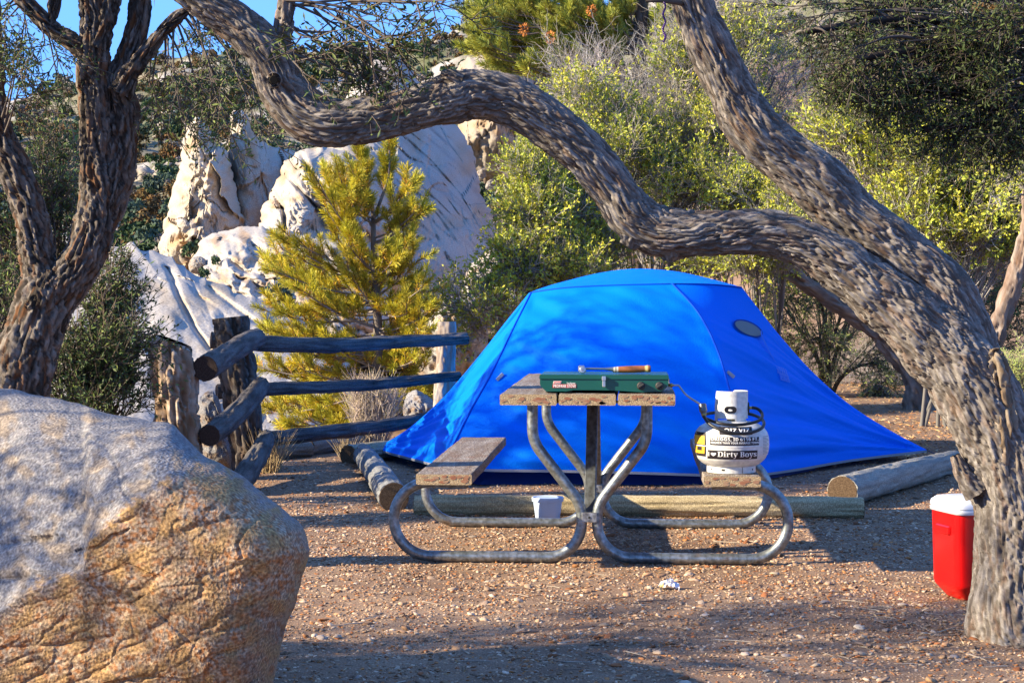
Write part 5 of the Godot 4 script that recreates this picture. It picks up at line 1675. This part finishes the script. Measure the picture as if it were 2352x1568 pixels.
func build_fence() -> void:
	var base := gp(560, 1100)
	var t := thing("log_fence", "rustic log rail fence turning a corner at a rotten post", "fence", base)
	var R := func(a: Array) -> Array:
		var out := []
		for q in a: out.append(v4(px(q[0], q[1], q[2]) - base, q[3]))
		return out
	var dk1 := Color(.20, .185, .175)
	var dk2 := Color(.10, .085, .075)
	var old := bark_shape(.020, 30.0, Color(.26, .17, .10), Color(.72, .63, .52), .7, .08)
	var old2 := bark_shape(.016, 32.0, Color(.07, .055, .045), Color(.26, .23, .20), .35, .10)
	var white := bark_shape(.010, 16.0, Color(.36, .29, .23), Color(.62, .59, .55), .35, .10)
	for q in [[[[418, 1200, 10.5, .15], [412, 1060, 10.5, .135], [402, 930, 10.5, .128], [396, 850, 10.5, .122], [392, 800, 10.5, .115], [396, 782, 10.5, .10]], old], [[[578, 1140, 11.9, .13], [568, 1040, 11.9, .115], [552, 900, 11.9, .115], [538, 800, 11.9, .112], [530, 728, 11.9, .110]], old2], [[[1014, 1040, 13.6, .08], [1018, 930, 13.6, .078], [1024, 830, 13.6, .074], [1026, 738, 13.6, .068]], white]]:
		var mb := MB.new()
		var s := smooth(R.call(q[0]), .012)
		tube(mb, s[0], s[1], 60, null, q[1])
		obj("post", mb.mesh(), M.bark, t)
	for q in [[[588, 778, 11.72, .068], [560, 790, 11.4, .07], [510, 822, 10.9, .072], [470, 846, 10.45, .076]], [[598, 886, 11.7, .062], [580, 910, 11.4, .066], [530, 962, 10.9, .066], [480, 1000, 10.45, .066]], [[612, 1006, 11.75, .058], [595, 1040, 11.3, .066], [570, 1080, 10.8, .070], [540, 1120, 10.4, .070]], [[484, 781, 12.05, .058], [600, 788, 12.15, .056], [760, 793, 12.6, .053], [900, 786, 13.05, .050], [1070, 777, 13.45, .046]], [[498, 900, 12.05, .050], [620, 893, 12.2, .046], [800, 886, 12.7, .043], [960, 873, 13.1, .040], [1052, 862, 13.4, .038]], [[560, 1018, 12.05, .05], [640, 1005, 12.2, .052], [760, 992, 12.6, .052], [880, 978, 13.0, .05], [1040, 950, 13.5, .046]]]:
		log_of("rail", t, R.call(q), dk1, dk2, .010, 40, .015, Color(.07, .05, .04))
	rock("fence_stone", "speckled grey granite stone leaning between the fence posts", "rock", [[455, 1000], [452, 930], [468, 902], [488, 898], [505, 925], [514, 975], [530, 1040], [524, 1090], [470, 1090]], 11.4, .16, {"na": 80, "nr": 40, "amp": .3, "c1": Color(.44, .43, .42), "c2": Color(.28, .28, .29), "mat": M.boulder})
	rock("dry_bush_stone", "pale stone lying behind the dry bush by the fence", "rock", [[925, 940], [935, 905], [955, 895], [990, 915], [1020, 960], [1010, 1000], [940, 990]], 15.2, .22, {"na": 70, "nr": 30, "amp": .3, "c1": Color(.5, .48, .46), "c2": Color(.36, .36, .37), "mat": M.boulder})
	rock("ruddy_stone", "low reddish rock on the needle litter behind the tent", "rock", [[1980, 905], [1995, 890], [2020, 882], [2042, 890], [2052, 908], [2015, 914]], 21, .25, {"na": 50, "nr": 20, "amp": .3, "c1": Color(.42, .28, .20), "c2": Color(.36, .25, .18), "mat": M.boulder})
	# dry bush and grasses
	var dry := func(called: String, label: String, at: Vector3, n: int, h: float, w: float, cat: String, col: Color) -> void:
		var g := thing(called, label, cat, at)
		rng.seed = hash(label)
		var mb := MB.new()
		for k in n:
			var a := Vector3(rr(-w, w) * .35, -.01, rr(-w, w) * .3)
			var b := Vector3(a.x * 2.2 + rr(-w, w) * .5, h * rr(.5, 1.1), a.z * 2 + rr(-w, w) * .4)
			line_tube(mb, bez(a, a.lerp(b, .5) + Vector3(0, h * .15, 0), b, 4), .0024, .0008, 3, col * rr(.6, 1.25))
		obj("stems", mb.mesh(), M.twig, g).set_meta("kind", "stuff")
		if cat == "shrub":
			var ts := []
			var cs := []
			for k in n / 2:
				ts.append(orient(Vector3(rr(-w, w) * .6, h * rr(.2, .75), rr(-w, w) * .5), Vector3(rr(-.4, .4), 1, rr(-.4, .4)), rr(.35, .7)))
				cs.append(tint(.8, 1.3))
			crown(g, "dry", M.twig, ts, cs)
	dry.call("rabbitbrush", "bleached pinkish-grey dry bush beside the lowest fence rail", px(858, 1020, 13.9) * Vector3(1, 0, 1), 260, .47, .26, "shrub", Color(.46, .38, .31))
	dry.call("grass_tuft", "dry straw grass at the foot of the corner post", gp(615, 1085), 160, .28, .18, "grass", Color(.40, .30, .17))
	dry.call("grass_tuft", "sparse dry grass in front of the dry bush", gp(800, 1052), 50, .22, .16, "grass", Color(.42, .33, .2))
	dry.call("grass_tuft", "pale dry grass blades at the base of the foreground boulder", Vector3(-1.22, 0, -5.0), 26, .11, .10, "grass", Color(.5, .42, .26))

# ---------- tent ----------
func curve(a: Array, n: int) -> PackedVector3Array:
	var pts := []
	for q in a: pts.append(v4(px(q[0], q[1], q[2]), 0))
	var s: PackedVector3Array = smooth(pts, .02)[0]
	var len := PackedFloat32Array([0.0])
	for i in range(1, s.size()): len.append(len[i - 1] + s[i].distance_to(s[i - 1]))
	var out := PackedVector3Array()
	var k := 0
	for i in n:
		var d := len[-1] * i / (n - 1)
		while k < s.size() - 2 and len[k + 1] < d: k += 1
		out.append(s[k].lerp(s[k + 1], clampf((d - len[k]) / maxf(len[k + 1] - len[k], 1e-6), 0, 1)))
	return out

func coons(l: PackedVector3Array, r: PackedVector3Array, top: PackedVector3Array, bot: PackedVector3Array, bulge: float, wr: Callable) -> PackedVector3Array:
	var nu := top.size()
	var nv := l.size()
	var P := PackedVector3Array()
	for j in nv:
		var v := float(j) / (nv - 1)
		for i in nu:
			var u := float(i) / (nu - 1)
			var p := l[j].lerp(r[j], u) + top[i].lerp(bot[i], v) - (top[0].lerp(top[nu - 1], u)).lerp(bot[0].lerp(bot[nu - 1], u), v)
			P.append(p)
	var Q := P.duplicate()
	for j in nv:
		for i in nu:
			var u := float(i) / (nu - 1)
			var v := float(j) / (nv - 1)
			var du := P[j * nu + mini(i + 1, nu - 1)] - P[j * nu + maxi(i - 1, 0)]
			var dv := P[mini(j + 1, nv - 1) * nu + i] - P[maxi(j - 1, 0) * nu + i]
			var n := dv.cross(du)
			if n.length() < 1e-9: continue
			n = n.normalized()
			if n.z < 0: n = -n
			var e := sstep(0, .06, u) * sstep(0, .06, 1 - u) * sstep(0, .05, v) * sstep(0, .03, 1 - v)
			Q[j * nu + i] = P[j * nu + i] + n * (bulge * sin(PI * u) * sin(PI * v) + e * wr.call(u, v, P[j * nu + i]))
	return Q

func build_tent() -> void:
	var base := Vector3(1.0, 0, -12.0)
	var t := thing("tent", "bright blue dome tent with low wings pitched on the gravel pad", "tent", base)
	var blue := Color(.0, .18, .90)
	var N := 90
	var A := curve([[1220, 672, 11.9], [1160, 745, 12.1], [1100, 820, 12.3], [1020, 912, 12.5], [940, 983, 12.65], [862, 1030, 12.7]], N)
	var B := curve([[1220, 672, 11.9], [1185, 742, 11.6], [1133, 850, 11.3], [1085, 935, 11.12], [1048, 1010, 11.0], [1022, 1072, 10.92]], N)
	var Cc := curve([[1545, 652, 11.72], [1605, 720, 11.5], [1650, 810, 11.3], [1685, 930, 11.12], [1705, 1010, 11.02], [1718, 1092, 10.98]], N)
	var D := curve([[1705, 660, 12.0], [1745, 712, 12.05], [1800, 780, 12.15], [1870, 857, 12.3], [1950, 927, 12.45], [2040, 985, 12.58], [2130, 1033, 12.7]], N)
	var top1 := curve([[1220, 672, 11.9], [1300, 661, 11.78], [1420, 655, 11.72], [1545, 652, 11.72]], N)
	var top2 := curve([[1545, 652, 11.72], [1630, 653, 11.82], [1705, 660, 12.0]], N)
	var hem0 := curve([[862, 1030, 12.7], [950, 1053, 12.0], [1022, 1072, 10.92]], N)
	var hem1 := curve([[1022, 1072, 10.92], [1130, 1077, 10.9], [1300, 1079, 10.88], [1500, 1084, 10.9], [1718, 1092, 10.98]], N)
	var hem2 := curve([[1718, 1092, 10.98], [1830, 1076, 11.6], [1960, 1054, 12.15], [2130, 1033, 12.7]], N)
	var peak := PackedVector3Array()
	for i in N: peak.append(A[0])
	var roof_l := curve([[1220, 672, 11.9], [1250, 660, 12.05], [1300, 645, 12.2], [1380, 626, 12.35], [1460, 617, 12.4], [1545, 622, 12.4], [1620, 637, 12.3], [1705, 660, 12.0]], N)
	var wl := func(u: float, v: float, p: Vector3) -> float:
		var d := p - A[N - 1]
		var a := atan2(d.y, Vector2(d.x, d.z).length())
		return .034 * fine.get_noise_2d(a * 9.0, d.length() * .5) + .006 * fine.get_noise_2d(a * 28, d.length() * 1.5)
	var wf := func(u: float, v: float, p: Vector3) -> float:
		var a := fine.get_noise_2d((p.x * .5 + p.y) * 2.6, (p.x - p.y * .5) * .7)
		var low := sstep(.5, 1.0, v)
		var crinkle := .005 * fine.get_noise_2d(p.x * 16 + p.y * 3, p.y * 5) * sstep(.6, .95, u) * low
		var fold := soft.get_noise_2d((p.x * .35 + p.y) * 7.0, (p.x - p.y * .35) * 1.2)
		return .030 * a + .006 * fold + .020 * ridge.get_noise_2d(p.x * .6 + p.y * 1.4, p.y * .5 - p.x * .2) * low + crinkle
	var wr2 := func(u: float, v: float, p: Vector3) -> float:
		var d := p - D[N - 1]
		var a := atan2(d.y, Vector2(d.x, d.z).length())
		return (.028 * fine.get_noise_2d(a * 11.0 + 4, d.length() * .45) + .006 * fine.get_noise_2d(a * 30, d.length())) * sstep(.1, .5, v) + .006 * fine.get_noise_2d(p.x * 14, p.y * 4) * sstep(.7, .95, v) * (1 - sstep(.1, .3, u))
	var wp := func(u: float, v: float, p: Vector3) -> float: return .006 * fine.get_noise_2d(p.x * 2, p.z * 4)
	var pw := coons(A, B, peak, hem0, .02, wl)
	var pf := coons(B, Cc, top1, hem1, .07, wf)
	var pr := coons(Cc, D, top2, hem2, .05, wr2)
	# roof panel between the front seam and the ridge line
	var seam := PackedVector3Array()
	for i in N:
		var k := i * 2
		seam.append(top1[mini(k, N - 1)] if k < N else top2[mini(k - N + 1, N - 1)])
	var rl := PackedVector3Array()
	var rrr := PackedVector3Array()
	for i in N:
		rl.append(A[0])
		rrr.append(D[0])
	var pt := coons(rl, rrr, roof_l, seam, .012, wp)
	for q in [["wing_panel", pw], ["front_panel", pf], ["side_panel", pr], ["roof_panel", pt]]:
		var mb := MB.new()
		var p: PackedVector3Array = q[1]
		for i in p.size(): p[i] -= base
		var fl := (p[N * 45 + 46] - p[N * 45 + 45]).cross(p[N * 46 + 45] - p[N * 45 + 45]).z < 0
		mb.grid(p, N, N, false, blue, fl)
		obj(q[0], mb.mesh(), M.fabric, t)
	# the far half of the fly
	var mir := func(c: PackedVector3Array) -> PackedVector3Array:
		var o := PackedVector3Array()
		for p in c: o.append(Vector3(p.x, p.y, -25.4 - p.z))
		return o
	var back := MB.new()
	for q in [[A, mir.call(A)], [mir.call(D), D], [mir.call(roof_l), roof_l], [mir.call(A), mir.call(B)], [mir.call(B), mir.call(Cc)], [mir.call(Cc), mir.call(D)], [mir.call(roof_l), mir.call(seam)]]:
		var p := PackedVector3Array()
		for j in 8:
			for i in range(0, N, 3): p.append(q[0][i].lerp(q[1][i], j / 7.0) - base)
		var w := p.size() / 8
		var m := p.size() / 2
		var nn := (p[m + 1] - p[m]).cross(p[m + w] - p[m])
		back.grid(p, w, 8, false, blue, nn.dot(p[m] - Vector3(0, .3, -.7)) < 0)
	obj("rear_panel", back.mesh(), M.fabric, t)
	# seam tapes, hem tape
	for q in [[B, .007, Color(.004, .07, .55)], [Cc, .007, Color(.004, .07, .55)], [top1, .006, Color(.004, .06, .45)], [top2, .006, Color(.004, .06, .45)]]:
		var mb := MB.new()
		var c := PackedVector3Array()
		for i in range(0, N, 2): c.append(q[0][i] - base)
		flat_tube(mb, c, q[1], 6, q[2])
		obj("seam", mb.mesh(), M.fabric, t)
	for h in [hem0, hem1, hem2]:
		var mb := MB.new()
		var p := PackedVector3Array()
		for j in 2:
			for i in N: p.append(h[i] - base + Vector3(0, -.016 * j, .004))
		mb.grid(p, N, 2, false, Color(.30, .32, .36), true)
		obj("hem_tape", mb.mesh(), M.fabric, t)
	# dark inner tent under the raised fly
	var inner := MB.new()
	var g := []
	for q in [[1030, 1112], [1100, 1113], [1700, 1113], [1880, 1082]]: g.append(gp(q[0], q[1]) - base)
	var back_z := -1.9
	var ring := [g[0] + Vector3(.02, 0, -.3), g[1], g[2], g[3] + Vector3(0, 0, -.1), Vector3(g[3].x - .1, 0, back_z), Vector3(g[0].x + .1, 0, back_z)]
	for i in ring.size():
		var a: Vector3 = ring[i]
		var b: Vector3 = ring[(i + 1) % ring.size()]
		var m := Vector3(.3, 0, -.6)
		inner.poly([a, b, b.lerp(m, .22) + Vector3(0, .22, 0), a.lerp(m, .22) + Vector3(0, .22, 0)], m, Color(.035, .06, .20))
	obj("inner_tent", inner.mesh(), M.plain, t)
	# things printed or sewn on the side panel, set on its local plane
	var nearest := func(panel: PackedVector3Array, x: float, y: float) -> Array:
		var best := 0
		var bd := 1e9
		for i in panel.size():
			var w := panel[i] + base
			var s := F / -w.z
			var d := Vector2(1176 + w.x * s - x, 678 + (EYE - w.y) * s - y).length()
			if d < bd:
				bd = d
				best = i
		var nn := (panel[mini(best + 3, panel.size() - 1)] - panel[best - 3]).cross(panel[mini(best + 3 * N, panel.size() - 1)] - panel[maxi(best - 3 * N, 0)]).normalized()
		if nn.z < 0: nn = -nn
		return [panel[best], nn]
	var onp := func(pn: Array, x: float, y: float, up: float) -> Vector3:
		var o := Vector3(0, EYE, 0) - base
		var d := (px(x, y, 12.0) - Vector3(0, EYE, 0)).normalized()
		var c: Vector3 = pn[0] + pn[1] * up
		return o + d * ((c - o).dot(pn[1]) / d.dot(pn[1]))
	var ov: Array = nearest.call(pr, 1719, 754)
	for q in [[36.0, 16.5, .010, Color(.005, .055, .30), "vent_rim"], [32.0, 13.0, .013, Color(.19, .235, .25), "vent_mesh"]]:
		var mb := MB.new()
		var pts := []
		for k in 36:
			var a := TAU * k / 36
			var e := Vector2(cos(a) * q[0], sin(a) * q[1]).rotated(.42)
			pts.append(onp.call(ov, 1719 + e.x, 754 + e.y, q[2]))
		mb.poly(pts, ov[0] - ov[1] * 9, q[3])
		obj(q[4], mb.mesh(), M.fabric, t)
	var lp: Array = nearest.call(pr, 1800, 840)
	var pale := flat(Color(.05, .20, .80), .5)
	for q in [["SIERRA", 1797, 852, 46.0, 17.0], ["DESIGNS", 1803, 868, 42.0, 16.0]]:
		var xa: Vector3 = (onp.call(lp, q[1] + 10, q[2] + 3.2, .012) - onp.call(lp, q[1] - 10, q[2] - 3.2, .012)).normalized()
		var ya: Vector3 = (lp[1] as Vector3).cross(xa).normalized()
		put_text(t, q[0], q[4] * 12.2 / F, Transform3D(Basis(xa, ya, lp[1]), onp.call(lp, q[1], q[2], .012)), pale, "Droid Serif", q[3] * 12.2 / F)
	for q in [[[[1784, 833], [1772, 815], [1757, 785], [1750, 770], [1749, 760], [1753, 756]], 3.0], [[[1756, 757], [1775, 775], [1795, 798], [1814, 824]], .8]]:
		var mb := MB.new()
		var p := PackedVector3Array()
		var n2: int = q[0].size()
		for j in 2:
			for i in n2:
				var wdt: float = q[1] * sin(PI * (i + .3) / n2)
				p.append(onp.call(lp, q[0][i][0] + (j - .5) * wdt, q[0][i][1] - (j - .5) * wdt * .3, .012))
		mb.grid(p, n2, 2, false, Color(.05, .20, .80))
		obj("mountain_logo", mb.mesh(), M.fabric, t)
	# toggles
	for q in [[pr, 1676, 863, -.7, Color(.38, .37, .38)], [pf, 1152, 866, .8, Color(.30, .34, .42)]]:
		var c: Array = nearest.call(q[0], q[1], q[2])
		var mb := MB.new()
		mb.box(Transform3D(Basis(Vector3.BACK, q[3] + PI * .5), c[0] + c[1] * .014), Vector3(.022, .058, .012), .003, q[4])
		obj("toggle", mb.mesh(), M.plain, t)
	# guy lines and stakes at the corners
	for q in [[2130, 1033, 12.7, 2215, 1075], [862, 1030, 12.7, 846, 1050]]:
		var a := px(q[0], q[1], q[2]) - base
		var b := gp(q[3], q[4]) - base
		var mb := MB.new()
		line_tube(mb, [a, b], .004, .004, 5, Color(.05, .05, .06))
		obj("guy_line", mb.mesh(), M.plain, t)
		mb = MB.new()
		line_tube(mb, [b + Vector3(0, -.05, 0), b + Vector3(.02, .06, 0)], .006, .006, 6, Color(.5, .5, .52))
		obj("stake", mb.mesh(), M.steel, t)

func _ready() -> void:
	# camera
	var cam := Camera3D.new()
	cam.name = "camera"
	cam.fov = rad_to_deg(2.0 * atan(784.0 / F))
	cam.position = Vector3(0, EYE, 0)
	cam.rotation.x = -PITCH
	cam.near = .1
	cam.far = 4000
	cam.current = true
	add_child(cam)
	# sky, exposure, haze
	var we := WorldEnvironment.new()
	we.name = "environment"
	var env := Environment.new()
	env.background_mode = Environment.BG_SKY
	var sm := ProceduralSkyMaterial.new()
	sm.sky_top_color = Color(.27, .40, .62)
	sm.sky_horizon_color = Color(.32, .52, .77)
	sm.sky_curve = .16
	sm.sky_energy_multiplier = 1.05
	sm.ground_bottom_color = Color(.25, .21, .17)
	sm.ground_horizon_color = Color(.5, .55, .6)
	var sky := Sky.new()
	sky.sky_material = sm
	env.sky = sky
	env.tonemap_mode = Environment.TONE_MAPPER_LINEAR
	env.tonemap_exposure = 3.4
	env.sdfgi_enabled = true
	env.ssao_enabled = true
	env.ssil_enabled = true
	we.environment = env
	add_child(we)
	# low sun from the side of the fence, a little behind the camera
	var sun := DirectionalLight3D.new()
	sun.name = "sun"
	sun.light_color = Color(1.0, .93, .80)
	sun.light_energy = 1.3
	sun.light_angular_distance = .5
	sun.shadow_enabled = true
	add_child(sun)
	sun.look_at_from_position(Vector3.ZERO, Vector3(1.55, -.76, -.39))
	kits()
	build_ground()
	build_hills()
	build_rocks()
	build_near_trees()
	build_back_trees()
	shade_tree("leafy tree beside the camp that dapples the boulder and foreground gravel", Vector3(-4.6, 0, -4.6), [[Vector3(-4.2, 2.3, -4.8), .7, 5], [Vector3(-3.5, 1.6, -4.9), .5, 2], [Vector3(-4.4, 2.9, -5.2), .5, 5], [Vector3(-4.9, 2.2, -3.8), .6, 5], [Vector3(-4.0, 2.1, -3.5), .75, 9], [Vector3(-4.4, 2.6, -3.2), .6, 6]], 3)
	shade_tree("broad tree beside the camp that dapples the tent", Vector3(-6.2, 0, -9.6), [[Vector3(-5.6, 3.6, -9.5), .8, 14], [Vector3(-5.2, 2.9, -9.9), .7, 11], [Vector3(-6.2, 4.2, -9.2), .8, 12]], 4)
	shade_tree("bushy tree beside the camp that shades the fence", Vector3(-4.8, 0, -11.3), [[Vector3(-4.4, 2.0, -11.2), .6, 14], [Vector3(-4.5, 1.3, -11.6), .6, 12], [Vector3(-4.6, 2.5, -11.4), .5, 8], [Vector3(-4.5, 2.0, -12.2), .5, 6]], 6)
	shade_tree("tall tree farther off that throws soft streaks over the foreground gravel", Vector3(-9.6, 0, -3.4), [[Vector3(-8.7, 4.4, -3.6), .9, 7], [Vector3(-8.9, 4.9, -3.0), .8, 5], [Vector3(-8.2, 3.9, -3.9), .7, 4], [Vector3(-9.0, 5.2, -4.2), .7, 4]], 8)
	build_fence()
	build_logs()
	build_tent()
	var table := build_table()
	var port := build_stove(table)
	build_tank(table, port)
	build_small()
